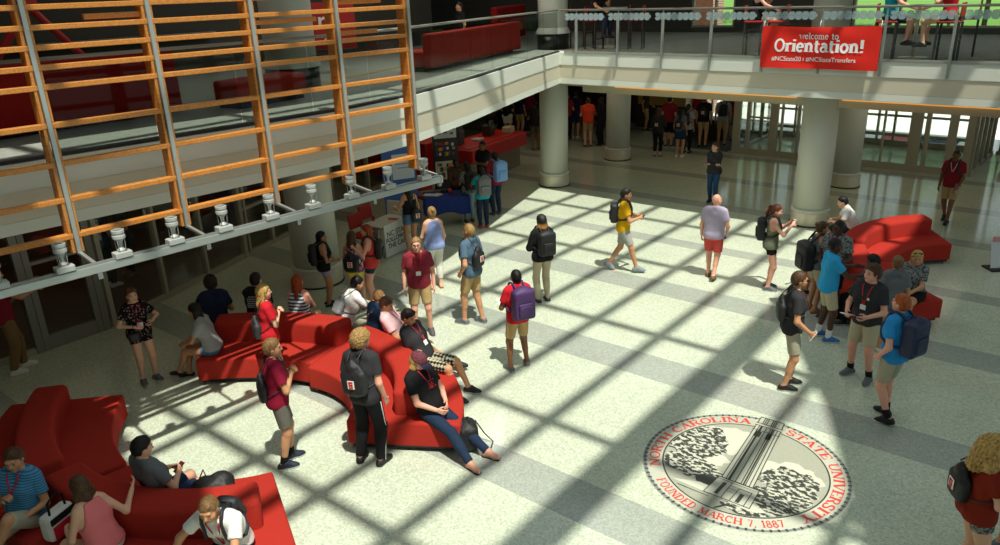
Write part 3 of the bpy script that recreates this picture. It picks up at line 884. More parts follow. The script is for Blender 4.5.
MB().lathe((0, 0, 0), [(.0001, .003), (1.205, .003), (1.215, 0)], 96).build('inlay_disc', cream, seal)
flat('rim_ring', annulus(1.172, 1.205), .0042, mat('seal_rim', '#77807f', .4), seal)
dots = []
for k in range(86):
    a = 2 * PI * k / 86; dots.append([(1.185 * math.cos(a) + .022 * (math.cos(a) * u - math.sin(a) * v * .6), 1.185 * math.sin(a) + .022 * (math.sin(a) * u + math.cos(a) * v * .6)) for u, v in ((-1, -1), (1, -1), (1, 1), (-1, 1))])
flat('rim_dots', dots, .005, ink, seal)['kind'] = 'stuff'
flat('inner_ring', annulus(.962, .980), .0045, ink, seal)
flat('sky_field', [circ(.962)], .0038, mat('seal_sky', '#abad9c', .35, pattern='heather', col2='#989a8a', scale=.5), seal)


def blob(cx, cy, rx, ry, seed, n=44, rough=.13, clip=.955):
    rn = random.Random(seed); ph = [rn.uniform(0, 6.28) for _ in range(4)]; P = []
    for k in range(n):
        a = 2 * PI * k / n; r = 1 + rough * (math.sin(5 * a + ph[0]) * .5 + math.sin(8 * a + ph[1]) * .5 + math.sin(13 * a + ph[2]) * .4)
        x, y = cx + rx * r * math.cos(a), cy + ry * r * math.sin(a); d = math.hypot(x, y)
        if d > clip: x, y = x * clip / d, y * clip / d
        P.append((x, y))
    return P


pale = mat('seal_cloud', '#c6c8b6', .35)
flat('cloud', [blob(-.36, .45, .34, .30, 1)], .0043, pale, seal); flat('cloud', [blob(.52, .12, .36, .28, 2)], .0043, pale, seal)
flat('cloud', [blob(-.5, -.05, .3, .22, 8)], .0042, pale, seal)
eng = mat('seal_engraving', '#3d403a', .4, pattern='engrave', col2='#c2c3b1')
flat('tree_engraving', [blob(-.66, .18, .34, .44, 3)], .0048, eng, seal); flat('tree_engraving', [blob(-.52, -.36, .40, .20, 4)], .0049, eng, seal)
flat('tree_engraving', [blob(.56, -.02, .34, .30, 5)], .0048, eng, seal); flat('tree_engraving', [blob(.62, -.42, .36, .30, 6)], .0049, eng, seal)
flat('hedge_engraving', [blob(-.22, -.52, .16, .12, 7, rough=.06)], .0051, ink, seal); flat('hedge_engraving', [blob(.34, -.80, .30, .10, 9, rough=.06)], .0051, eng, seal)
flat('ground_path', [[(-.60, -.72), (-.12, -.74), (.42, -.78), (.55, -.70), (.3, -.62), (-.3, -.60)]], .0052, pale, seal)
flat('path_line', [[(.02, -.95), (.05, -.95), (.16, -.80), (.12, -.80)], [(-.5, -.79), (-.1, -.80), (-.1, -.79), (-.5, -.775)]], .0056, ink, seal)
# tower
tw = lambda x, y: (x + (-.17 * (y + .7) / 1.9 * .0) - .085 * (y + .35) / 1.45, y)
rect = lambda x0, y0, x1, y1: [tw(x0, y0), tw(x1, y0), tw(x1 * 1, y1), tw(x0, y1)]
flat('tower_shaft', [[(-.13, -.36), (.25, -.36), (.06, 1.22), (-.25, 1.22)], [(-.19, -.74), (.36, -.74), (.33, -.36), (-.16, -.36)]], .0056, cream, seal)
lines = []


def ln(a, b_, w=.011):
    a, b_ = Vector(a), Vector(b_); d = (b_ - a).normalized(); n = Vector((-d.y, d.x)) * w / 2; lines.append([tuple(a + n), tuple(a - n), tuple(b_ - n), tuple(b_ + n)])


sx = lambda t, y: (-.13 + (-.25 + .13) * (y + .36) / 1.58) * (1 - t) + (.25 + (.06 - .25) * (y + .36) / 1.58) * t
for t, w in ((0, .012), (.14, .012), (.22, .02), (.26, .012), (.44, .012), (.62, .012), (.70, .02), (.76, .012), (.88, .012), (1, .012)): ln((sx(t, -.36), -.36), (sx(t, 1.0), 1.0), w)
for y in (.88, 1.0, 1.06): ln((sx(0, y) - .02, y), (sx(1, y) + .02, y), .014)
for t in (.0, .2, .28, .36, .55, .62, .7, 1): ln((sx(t, 1.05), 1.05), (sx(t, 1.22), 1.22), .014)
ln((-.25, 1.22), (.06, 1.22), .02)
for t in (.16, .32, .62, .72): ln((sx(t, .72), .72), (sx(t, .86), .86), .030)
ln((-.19, -.74), (.36, -.74), .014); ln((-.20, -.36), (.34, -.36), .022); ln((-.16, -.40), (.33, -.40), .01); ln((-.19, -.74), (-.16, -.36)); ln((.36, -.74), (.33, -.36)); ln((.02, -.74), (.02, -.38)); ln((-.06, -.7), (-.05, -.44), .045)
ln((.20, -.72), (.20, -.54), .05); ln((.12, -.74), (.13, -.46)); ln((.29, -.74), (.28, -.46)); ln((.12, -.46), (.29, -.46), .014)
for y in (-.46, -.52, -.58): ln((.03, y), (.11, y), .007)
flat('tower_lines', lines, .0062, ink, seal)
flat('tower_shade', [[(sx(.26, -.34), -.34), (sx(.44, -.34), -.34), (sx(.44, .98), .98), (sx(.26, .98), .98)]], .0059, mat('seal_grey', '#a9ab9c', .4), seal)


def ring_text(s, r, hgt, a0, a1, top=True):
    gl = [glyph_quads(c, .15) for c in s]; tot_ = sum(g[0] for g in gl); span = math.radians(a1 - a0); pos_ = 0.0; out_ = [[]]; wsc = abs(span) * r / tot_
    for w, qs in gl:
        for q in qs:
            Q = []
            for p in q:
                al = math.radians(a0) + span * (pos_ + p.x) / tot_
                rr = r + (p.y - .5) * hgt * (1 if top else -1)
                Q.append((rr * math.cos(al), rr * math.sin(al), .0062))
            out_[-1].append(Q)
        if not qs: out_.append([])
        pos_ += w
    return out_


for gq in (ring_text('NORTH CAROLINA', 1.073, .125, 215, 107), ring_text('STATE UNIVERSITY', 1.073, .125, 82, -34), ring_text('FOUNDED MARCH 7, 1887', 1.073, .115, -131, -45, False)):
    for wq in gq: letters_mesh('red_lettering', wq, sred, seal)

# ------------------------------------------------------------------ orientation banner
bn = empty('orientation_banner', (-5.185, 16.985, 4.18), 0, 'red welcome banner tied to the upper glass railing', 'banner')
nx, nz = 40, 16; V = []; Qd = []


def sheet_y(x, z):
    u, v = x / 2.39 + .5, z / .87 + .5
    return -.012 - .018 * math.sin(u * 9 + v * 4) * (1 - abs(2 * u - 1)) - .012 * math.sin(PI * u) * math.cos(v * 11 + u * 5)


for j in range(nz + 1):
    for i in range(nx + 1):
        u, v = i / nx, j / nz; y = -.012 - .018 * math.sin(u * 9 + v * 4) * (1 - abs(2 * u - 1)) - .012 * math.sin(PI * u) * math.cos(v * 11 + u * 5)
        V.append(((u - .5) * 2.39, y, (v - .5) * .87 - .03 * math.sin(PI * u) * v * v)); 
for j in range(nz):
    for i in range(nx):
        k = j * (nx + 1) + i; Qd.append((k, k + 1, k + nx + 2, k + nx + 1))
sh_ = link('banner_sheet', np_mesh('banner_sheet', V, Qd), mat('banner_red', '#dd2c22', .7, spec=.2), bn)
bw = mat('banner_white', '#e9eaea', .7)


def banner_text(name, s, hgt, z, width, m, wt=1.0):
    gl = [glyph_quads(c, .17, wt) for c in s]; tot_ = sum(g[0] for g in gl); k = width / tot_; x = -width / 2; out_ = [[]]
    for w, qs in gl:
        if not qs: out_.append([])
        for q in qs: out_[-1].append([(x + p.x * k, sheet_y(x + p.x * k, z + p.y * hgt) - .006, z + p.y * hgt) for p in q])
        x += w * k
    for wq in out_: letters_mesh(name, wq, m, bn, (0, -.00008, 0))


banner_text('large_lettering', 'Orientation!', .25, -.09, 1.82, bw, 1.4)
banner_text('small_lettering', 'welcome to', .125, .165, .80, bw)
for s, x, w_ in (('#NCState20', -.635, .62), ('#NCStateTransfers', .275, 1.0)):
    o = text_obj('hashtag_line', s, .128 if x < 0 else .125, bw, bn, bold=.0009, sp=1.0); ww = o.dimensions.x
    for vv in o.data.vertices:
        X_, Z_ = x + vv.co.x * w_ / ww, -.245 + vv.co.y; vv.co = (X_, sheet_y(X_, Z_) - .005 - vv.co.z * .3, Z_)
MB().box((-.28, sheet_y(-.28, -.245) - .005, -.245), (.012, .003, .07)).build('divider', bw, bn)
for x in (-1.17, 0, 1.17):
    for z in (.41,): MB().tube([(x, -.02, z), (x, .03, z + .12)], .006, 6).build('tie', bw, bn)

# ------------------------------------------------------------------ tables, stands, counter
def table(label, x, y, rz, L_, W_, topm):
    r = empty('folding_table', (x, y, 0), rz, label, 'table')
    MB().box((0, 0, .725), (L_, W_, .03), bev=.008).build('table_top', topm, r)
    for s in (-1, 1): MB().box((s * (L_ / 2 - .14), 0, .37), (.06, .06, .70), bev=.01).box((s * (L_ / 2 - .14), 0, .03), (.07, W_ * .9, .05), bev=.015).build('leg', alu, r)
    return r


wt = mat('table_white', '#cfcfc8', .4)
TX, TY, TR = -12.52, 11.22, math.radians(97)
table('white topped table with a printed board hanging from its front', TX, TY, TR, .95, .55, wt)
sg = empty('printed_board', (TX + .33, TY + .05, 0), math.radians(97), 'white printed board standing against the white table', 'sign')
MB().box((0, 0, .40), (.92, .02, .74), bev=.005).build('board', mat('board_white', '#d2d4d2', .5), sg)
for s, z, sz in (('NC STATE', .54, .17), ('FOLLOWING', .40, .145), ('THE CARD', .26, .155)):
    o = text_obj('print_line', s, sz, mat('print_grey', '#5f666b', .6) if z > .5 else ink, sg, bold=.004, ext=.001); o.location = (0, -.0125, z); o.rotation_euler = (PI / 2, 0, 0)
sg.rotation_euler = (0, 0, math.radians(97))


def chair(label, x, y, rz, m, seat_h=.45, back_h=.85, grp=None):
    r = empty('side_chair', (x, y, 0), rz, label, 'chair', grp)
    MB().box((0, 0, seat_h), (.46, .46, .07), bev=.03, seg=3).build('seat', m, r)
    MB().box((-.21, 0, (seat_h + back_h) / 2 + .12), (.06, .44, back_h - seat_h - .06), bev=.028, M=Matrix.Rotation(-.14, 4, 'Y'), seg=3).build('backrest', m, r)
    for sx_ in (-1, 1):
        for sy_ in (-1, 1): MB().tube([(sx_ * .19, sy_ * .19, seat_h - .02), (sx_ * .21, sy_ * .21, 0)], .013, 8).build('leg', steel, r)
    return r


chr_ = mat('chair_red', '#a3211c', .7); chw = mat('chair_white', '#c9c6b9', .6)
chair('red chair behind the white table, farther from the column', *at(373, 219, .62)[:2], math.radians(10), chr_)
chair('red chair behind the white table, nearer the column', *at(363, 228, .62)[:2], math.radians(10), chr_)
chair('white chair at the far end of the white table', *at(391, 216, .62)[:2], math.radians(-75), chw)
chair('red chair behind the blue covered table', *at(428, 190, .65)[:2], math.radians(-20), chr_)
tag(MB().lathe((-12.72, 11.05, .74), [(.028, 0), (.034, .09), (.034, .12), (.0001, .12)], 18).build('tumbler', chr_), 'small red tumbler on the white table', 'cup')
tag(MB().box((-12.45, 11.42, .745), (.26, .05, .012), .3, .004).box((-12.40, 11.34, .745), (.2, .04, .012), .5, .004).build('red_brochure', mat('brochure_red', '#b8202a', .5)), 'red folded brochures on the white table', 'brochure')
BX, BY, BR = -12.85, 13.62, math.radians(46)
bt_ = table('folding table under the blue cloth', BX, BY, BR, 1.06, .66, wt)
cl_ = MB().box((0, 0, .752), (1.12, .72, .016), bev=.006).build('tablecloth', mat('cloth_blue', '#142f7c', .8), None, (BX, BY, 0), BR); tag(cl_, 'royal blue tablecloth hanging over the folding table', 'tablecloth')
nn = 60; V = []; Qd = []
per = []
for k in range(nn):
    t = k / nn * 4; s = int(t); u = t - s
    per.append([(-.56 + 1.12 * u, -.36), (.56, -.36 + .72 * u), (.56 - 1.12 * u, .36), (-.56, .36 - .72 * u)][s])
for j in range(6):
    for k, (x, y) in enumerate(per):
        w = 1 + .05 * j / 5 * (1 + math.sin(k * 1.7)); z = .752 - .40 * j / 5 - (.04 * math.sin(k * .6) if j == 5 else 0); V.append((x * (1 + (w - 1) * .6), y * w, z))
for j in range(5):
    for k in range(nn): Qd.append((j * nn + k, j * nn + (k + 1) % nn, (j + 1) * nn + (k + 1) % nn, (j + 1) * nn + k))
link('cloth_drop', np_mesh('cloth_drop', V, Qd), mat('cloth_blue', '#15379a'), cl_)
tag(MB().lathe((BX + .05, BY + .1, .762), [(.035, 0), (.045, .12), (.0001, .12)], 18).build('red_cup', mat('cup_red', '#d02c22', .4)), 'bright red cup on the blue tablecloth', 'cup')
tag(MB().box((BX - .3, BY - .28, .764), (.30, .22, .008), .4).box((BX - .12, BY - .2, .772), (.22, .28, .006), .1).build('paper_stack', mat('paper_white', '#cfd2d4', .6)), 'loose white papers on the near end of the blue tablecloth', 'papers')
tag(MB().box((BX - .15, BY + .1, .80), (.16, .12, .08), .2, .01).build('black_box', dark), 'small black box on the blue tablecloth beside the red cup', 'box')


def stand(name, label, x, y, rz, w, h, m, cat='banner stand'):
    r = empty(name, (x, y, 0), rz, label, cat)
    MB().box((0, 0, h / 2 + .05), (.03, w, h - .08), bev=.004).build('panel', m, r)
    MB().box((-.02, 0, .03), (.16, w + .04, .06), bev=.02).build('base', alu, r)
    MB().tube([(-.05, 0, .05), (-.05, 0, h - .02)], .012, 8).build('pole', alu, r)
    return r


bs = stand('banner_stand', 'tall blue banner stand beside the white table', -13.55, 12.75, math.radians(-28), .85, 2.3, mat('stand_blue', '#1b4f96', .5))
MB().box((.018, .10, 1.55), (.004, .55, .62), bev=.001).build('white_panel', mat('stand_white', '#b9c3cc', .5), bs)
for z, w in ((1.72, .34), (1.62, .40), (1.52, .28)): MB().box((.0205, .1, z), (.002, w, .03)).build('text_line', mat('stand_grey', '#7c8794', .5), bs)
ps = stand('poster_stand', 'tall stand with three photo collage posters before the red counter', -15.0, 16.0, math.radians(-35), .75, 2.25, dark, 'poster stand')
rnp = random.Random(11)
for i, z in enumerate((1.85, 1.25, .65)):
    po = MB().box((.02, .0, z), (.008, .66, .54), bev=.002).build('poster', mat('poster_white', '#cfcdc6', .5) if i != 1 else mat('poster_dark', '#2c2326', .5), ps)
    cols = ('#b3202a', '#2f4f8a', '#c9a24a', '#6d3a2a', '#d9d4c8', '#3f6a4a', '#d8842a', '#1f2430')
    for q_ in range(18):
        MB().box((.026, -.27 + .09 * (q_ % 6) + rnp.uniform(0, .06), z - .14 + .14 * (q_ // 6) + rnp.uniform(0, .05)), (.003, rnp.uniform(.05, .12), rnp.uniform(.06, .14))).build('collage_photo', mat('photo_' + cols[(q_ * 3 + i) % 8], cols[(q_ * 3 + i) % 8], .5), po)
    if i == 0: MB().box((.027, 0, z + .22), (.003, .60, .08)).build('red_header', mat('photo_#b3202a', '#b3202a', .5), po)
ct = empty('service_counter', (-15.6, 18.3, 0), 0, 'long red service counter in the dark area beside the corner column', 'counter')
rc_ = mat('counter_red', '#b5140f', .4); tc_ = mat('counter_base', '#7d7460', .6)
MB().box((0, 0, .35), (1.1, 3.0, .70), math.radians(8), .02).build('base_cabinet', tc_, ct)
MB().box((.1, 0, .90), (1.3, 3.3, .42), math.radians(8), .04).build('red_fascia', rc_, ct)
MB().box((.05, 0, 1.12), (1.1, 3.1, .03), math.radians(8), .01).build('worktop', rc_, ct)
MB().box((-1.7, -1.9, .75), (2.6, .9, 1.1), math.radians(8), .04).build('red_return', rc_, ct)
rq = random.Random(4)
for i, (dx, dy, c, l) in enumerate(((0, -1.1, '#3a3a38', 'dark coffee machine on the red counter, closest to the posters'), (.1, -.3, '#b9b9b2', 'pale serving tray on the red counter'), (-.1, .5, '#26241f', 'black till on the red counter'), (.15, 1.2, '#b5a98c', 'small tan box on the far end of the red counter'))):
    hh = (.42, .06, .34, .2)[i]; m_ = MB().box((0, 0, hh / 2), (.30, .34, hh), .2, .025)
    if i in (0, 2): m_.box((.1, 0, hh + .06), (.06, .28, .16), .2, .015)
    tag(m_.build(('coffee_machine', 'serving_tray', 'till', 'storage_box')[i], mat('counter_item_' + c, c, .4), None, (-15.6 + dx, 18.3 + dy, 1.137)), l, ('machine', 'tray', 'till', 'box')[i])
dk = empty('low_desk', (-11.9, 27.2, 0), .0, 'dark desk with lavender cloth strip near the bright doorway', 'desk')
MB().box((0, 0, .36), (1.3, .7, .72), bev=.02).build('desk_body', dark, dk); MB().box((0, 0, .735), (1.36, .74, .03), bev=.01).build('desk_cloth', mat('cloth_lavender', '#b5a9c2', .7), dk)
ys = empty('glass_display_case', (-14.4, 28.3, 0), 0, 'yellow lit display case far behind the grey column', 'display case')
MB().box((0, 0, .45), (2.2, .6, .9), bev=.02).build('case_base', dark, ys); MB().box((0, 0, 1.35), (2.1, .5, .85)).build('lit_shelf', mat('case_glow', '#5c471a', .5, emit=.12), ys); MB().box((0, 0, 1.82), (2.2, .6, .08), bev=.02).build('case_top', dark, ys)
es_ = empty('floor_sign', (-1.20, 17.25, 0), math.radians(40), 'low white sign board on a black foot at the right edge', 'sign')
MB().box((0, 0, .33), (.70, .03, .56), bev=.01, M=Matrix.Rotation(-.25, 4, 'X')).build('sign_panel', mat('sign_white', '#c9cdd0', .5), es_); MB().box((0, .02, .02), (.74, .34, .035), bev=.012).build('foot', black, es_)
MB().box((0, .05, .62), (.66, .02, .10), bev=.008, M=Matrix.Rotation(-.25, 4, 'X')).build('pink_strip', mat('sign_pink', '#c9868a', .5), es_)
rb = MB().box((0, 0, .30), (.9, 1.9, .28), bev=.07, seg=4).build('seat', redf, None); rr_ = empty('red_bench', (-2.1, 27.6, 0), 0, 'red upholstered bench far back beside the glass wall at the right', 'bench'); rb.parent = rr_
MB().box((.32, 0, .58), (.26, 1.9, .5), bev=.08, seg=4).build('backrest', redf, rr_); MB().box((0, 0, .08), (.8, 1.8, .16)).build('plinth', black, rr_)
_q = at(468, 447)
bp = empty('backpack', (_q[0], _q[1], 0), .9, 'black backpack on the floor beside the legs of the person in jeans', 'backpack')
v, qd = sdf_mesh([([rbox((0, 0, .19), (.06, .10, .10), .07, None, .03), ell((0, 0, .30), (.11, .15, .12), None, .05)], [])], .014, (.004, 50, .3)); link('bag_body', np_mesh('bag_body', v, qd), mat('bag_black_soft', '#17171a', .6), bp)
MB().tube([(.02, -.08, .40), (.02, -.02, .46), (.02, .05, .41)], .01, 8).build('grab_handle', black, bp); MB().tube([(.12, .05, .35), (.24, .08, .12), (.34, .02, .012), (.28, -.12, .012)], .009, 6).build('strap', black, bp)

# ------------------------------------------------------------------ upper floor furniture
rd = mat('red_fabric_dark', '#8e1a16', .9, spec=.15, bump=.2)


def bench(label, x, y, rz, L_, m, back=True, h=1.0):
    r = empty('upholstered_bench', (x, y, 3.9), rz, label, 'bench')
    MB().box((.0, 0, .27), (.62, L_, .32), bev=.05, seg=3).build('seat', m, r); MB().box((0, 0, .055), (.5, L_ - .1, .11)).build('plinth', black, r)
    if back: MB().box((.36, 0, h / 2 + .04), (.24, L_, h - .08), bev=.06, seg=3).build('backrest', m, r)
    return r


bench('long red high-backed bench behind the bright glass railing upstairs', -12.95, 14.7, math.radians(15), 5.1, redf, True, .80)
bench('low red ottoman bench upstairs before the pale column', -11.35, 7.7, math.radians(8), 1.5, redf, False)
bench('dark red long bench upstairs behind the oak screen', -12.0, 3.6, math.radians(2), 5.6, rd, True, .95)
bench('dark red bench upstairs far behind the glass railing corner', -16.5, 20.5, math.radians(20), 3.0, rd, True, 1.1)
sgn = empty('hanging_sign', (-14.2, 11.6, 4.35), math.radians(-35), 'red sign with large white letters upstairs behind the oak screen', 'sign')
MB().box((0, 0, .55), (.03, 1.15, 1.0), bev=.005).build('sign_panel', mat('sign_red', '#a51a1c', .6), sgn)
for s, z, sz in (('ro', .66, .55), ('ons', .26, .2)):
    o = text_obj('sign_letters', s, sz, bw, sgn, bold=.006); o.location = (.018, 0, z); o.rotation_euler = (PI / 2, 0, PI / 2)
MB().box((0, 0, .03), (.3, .9, .05), bev=.01).build('foot', dark, sgn)
xb = mat('steel_red', '#a3181c', .5)
for (y, l) in ((3.1, 'red crossed steel brace behind the oak screen, nearest the picture edge'), (6.0, 'red crossed steel brace behind the oak screen, in its second bay')):
    r = empty('cross_brace', (-15.6, y, 3.9), 0, l, 'brace')
    for s in (-1, 1): MB().tube([(0, -1.35 * s, 0.02), (0, 1.35 * s, 3.30)], .07, 12).build('brace_bar', xb, r)
    MB().box((0, 0, 1.7), (.16, .3, .3), bev=.02).build('gusset', xb, r)


def stool(label, px, py, face, grp='red bar stools on the upper floor'):
    p = at(px, py, 3.9); r = empty('bar_stool', (p[0], p[1], 3.9), math.atan2(p[1], p[0]) - math.radians(face), label, 'stool', grp)
    MB().box((0, 0, .755), (.40, .40, .05), bev=.02).build('seat', chr_, r); MB().box((-.19, 0, .98), (.03, .38, .26), bev=.012).build('backrest', chr_, r)
    for sx_ in (-1, 1):
        for sy_ in (-1, 1): MB().box((sx_ * .18, sy_ * .17, .37), (.04, .04, .74)).build('leg', dark, r)
    MB().box((.18, 0, .27), (.03, .32, .03)).box((-.18, 0, .42), (.03, .32, .03)).box((-.18, 0, .85), (.03, .30, .16)).build('footrest', dark, r)
    return r


for lab, px, py, fc in (('red bar stool upstairs, closest to the pale upper column', 577, 47, 90), ('red bar stool under the person in the white cap', 594, 49, 130), ('red bar stool with its back to the railing, right of the white cap', 622, 48, 270), ('red bar stool rightmost of the four left of the banner window', 636, 49, 280),
                        ('red bar stool under the person in black left of the banner', 752, 56, 100), ('red bar stool half hidden by the left end of the banner', 776, 57, 280), ('red bar stool under the person in teal', 882, 60, 95), ('red bar stool under the person in red', 944, 62, 280), ('empty red bar stool at the upper right', 962, 56, 270)):
    stool(lab, px, py, fc)
for lab, px, py in (('high table upstairs beside the person in the white cap', 608, 47), ('high table upstairs behind the left end of the banner', 766, 54), ('high table upstairs between the person in teal and the person in red', 912, 58)):
    p = at(px, py, 3.9); r = empty('high_table', (p[0], p[1], 3.9), 0, lab, 'table')
    MB().box((0, 0, 1.03), (.8, .7, .035), bev=.01).build('table_top', wt, r); MB().tube([(0, 0, .03), (0, 0, 1.02)], .04, 12).build('pedestal', steel, r); MB().lathe((0, 0, 0), [(.28, 0), (.28, .015), (.05, .04)], 24).build('foot_plate', steel, r)
p = at(895, 20, 3.9 + 1.05)
# ------------------------------------------------------------------ people
SKIN = dict(fair='#dcab8d', pink='#e0a48c', tan='#c48f69', olive='#b98460', brown='#7d5236', dark='#4e3224')
HAIR = dict(brown=('#3b2718', '#5d4028'), dark=('#16110e', '#2c221c'), black=('#0a0909', '#1d1a19'), blond=('#8f6a32', '#d3b06a'), strawberry=('#755230', '#b08a5a'), red=('#6e2a10', '#a84d20'), auburn=('#4a2314', '#77402a'), lightbrown=('#5b4126', '#8a6840'), ginger=('#7a3512', '#b8602a'), sandy=('#7b5d34', '#b1905a'))


def unit(v):
    v = np.asarray(v, float); return v / (np.linalg.norm(v) + 1e-12)


def rot(axis, deg):
    a = math.radians(deg); c, s = math.cos(a), math.sin(a)
    if axis == 'x': return np.array([[1, 0, 0], [0, c, -s], [0, s, c]])
    if axis == 'y': return np.array([[c, 0, s], [0, 1, 0], [-s, 0, c]])
    return np.array([[c, -s, 0], [s, c, 0], [0, 0, 1]])


def ik(a, t, l1, l2, pole):
    d = t - a; D = np.linalg.norm(d); mx = (l1 + l2) * 0.998
    if D > mx: t = a + d / D * mx; d = t - a; D = mx
    D = max(D, abs(l1 - l2) + 0.02)
    u = d / np.linalg.norm(d)
    p = pole - u * np.dot(pole, u); p = unit(p)
    x = (l1 * l1 - l2 * l2 + D * D) / (2 * D)
    return a + u * x + p * math.sqrt(max(0, l1 * l1 - x * x)), t


ARM = dict(   # wrist from the shoulder: forward, outward, up; elbow pole: forward, outward, up; finger curl
    down=((.05, .07, -.53), (-1, .35, 0), .45), loose=((.12, .06, -.51), (-1, .4, 0), .5), back=((-.10, .07, -.52), (-1, .4, 0), .5),
    swing=((.26, .02, -.44), (-1, .3, -.2), .6), phone=((.30, -.10, -.24), (-.2, .8, -1), .9), hold=((.28, -.03, -.32), (-.4, .6, -1), .8),
    chest=((.20, -.13, -.14), (-.2, .7, -1), .9), face=((.22, -.12, .05), (.2, .6, -1), .9), pocket=((.07, .03, -.46), (-1, .7, .1), .3),
    hip=((.08, -.02, -.40), (-.7, 1, .1), .4), gesture=((.44, .02, -.20), (-.2, .6, -1), .3), reach=((.50, .05, -.05), (0, .7, -1), .3),
    fold=((.18, -.26, -.24), (-.1, .7, -1), .7), lap=((.34, -.10, -.36), (-.6, .8, -.2), .6), knee=((.44, .02, -.30), (-.5, .8, -.4), .5),
    side=((.0, .20, -.48), (-1, .4, 0), .4), behind=((-.28, .22, -.12), (-.6, 1, -.4), .3), prop=((-.22, .16, -.48), (-1, .5, 0), .2),
    strap=((.17, .03, -.10), (-.3, .6, -1), .9), cup=((.26, .10, -.30), (-.5, .6, -1), .8), raise_=((.34, -.02, -.02), (.1, .7, -1), .7))


def hand_prims(w, d, n, t, k, curl):
    """Palm, four fingers and a thumb: w wrist, d towards the fingers, n out of the palm, t towards the thumb."""
    P = []
    offs = (.027, .009, -.009, -.026); lens = (.070, .078, .072, .056)
    for o, L in zip(offs, lens):
        kn = w + (d * .088 + t * o) * k
        P.append(prim(w + t * o * .5 * k, kn, .0135 * k, .0115 * k, .012))
        c1, c2 = curl * .7, curl * 1.7
        m = kn + (d * math.cos(c1) + n * math.sin(c1)) * L * .52 * k
        e = m + (d * math.cos(c2) + n * math.sin(c2)) * L * .48 * k
        P += [prim(kn, m, .0092 * k, .0085 * k, .004), prim(m, e, .0085 * k, .0066 * k, .004)]
    a = w + (d * .022 + t * .022) * k; b = a + (t * .032 + d * .030 + n * .012) * k; c = b + (d * .032 + t * .004 + n * .014 * (1 + curl)) * k
    P += [prim(a, b, .013 * k, .0105 * k, .01), prim(b, c, .0100 * k, .0078 * k, .004)]
    return P


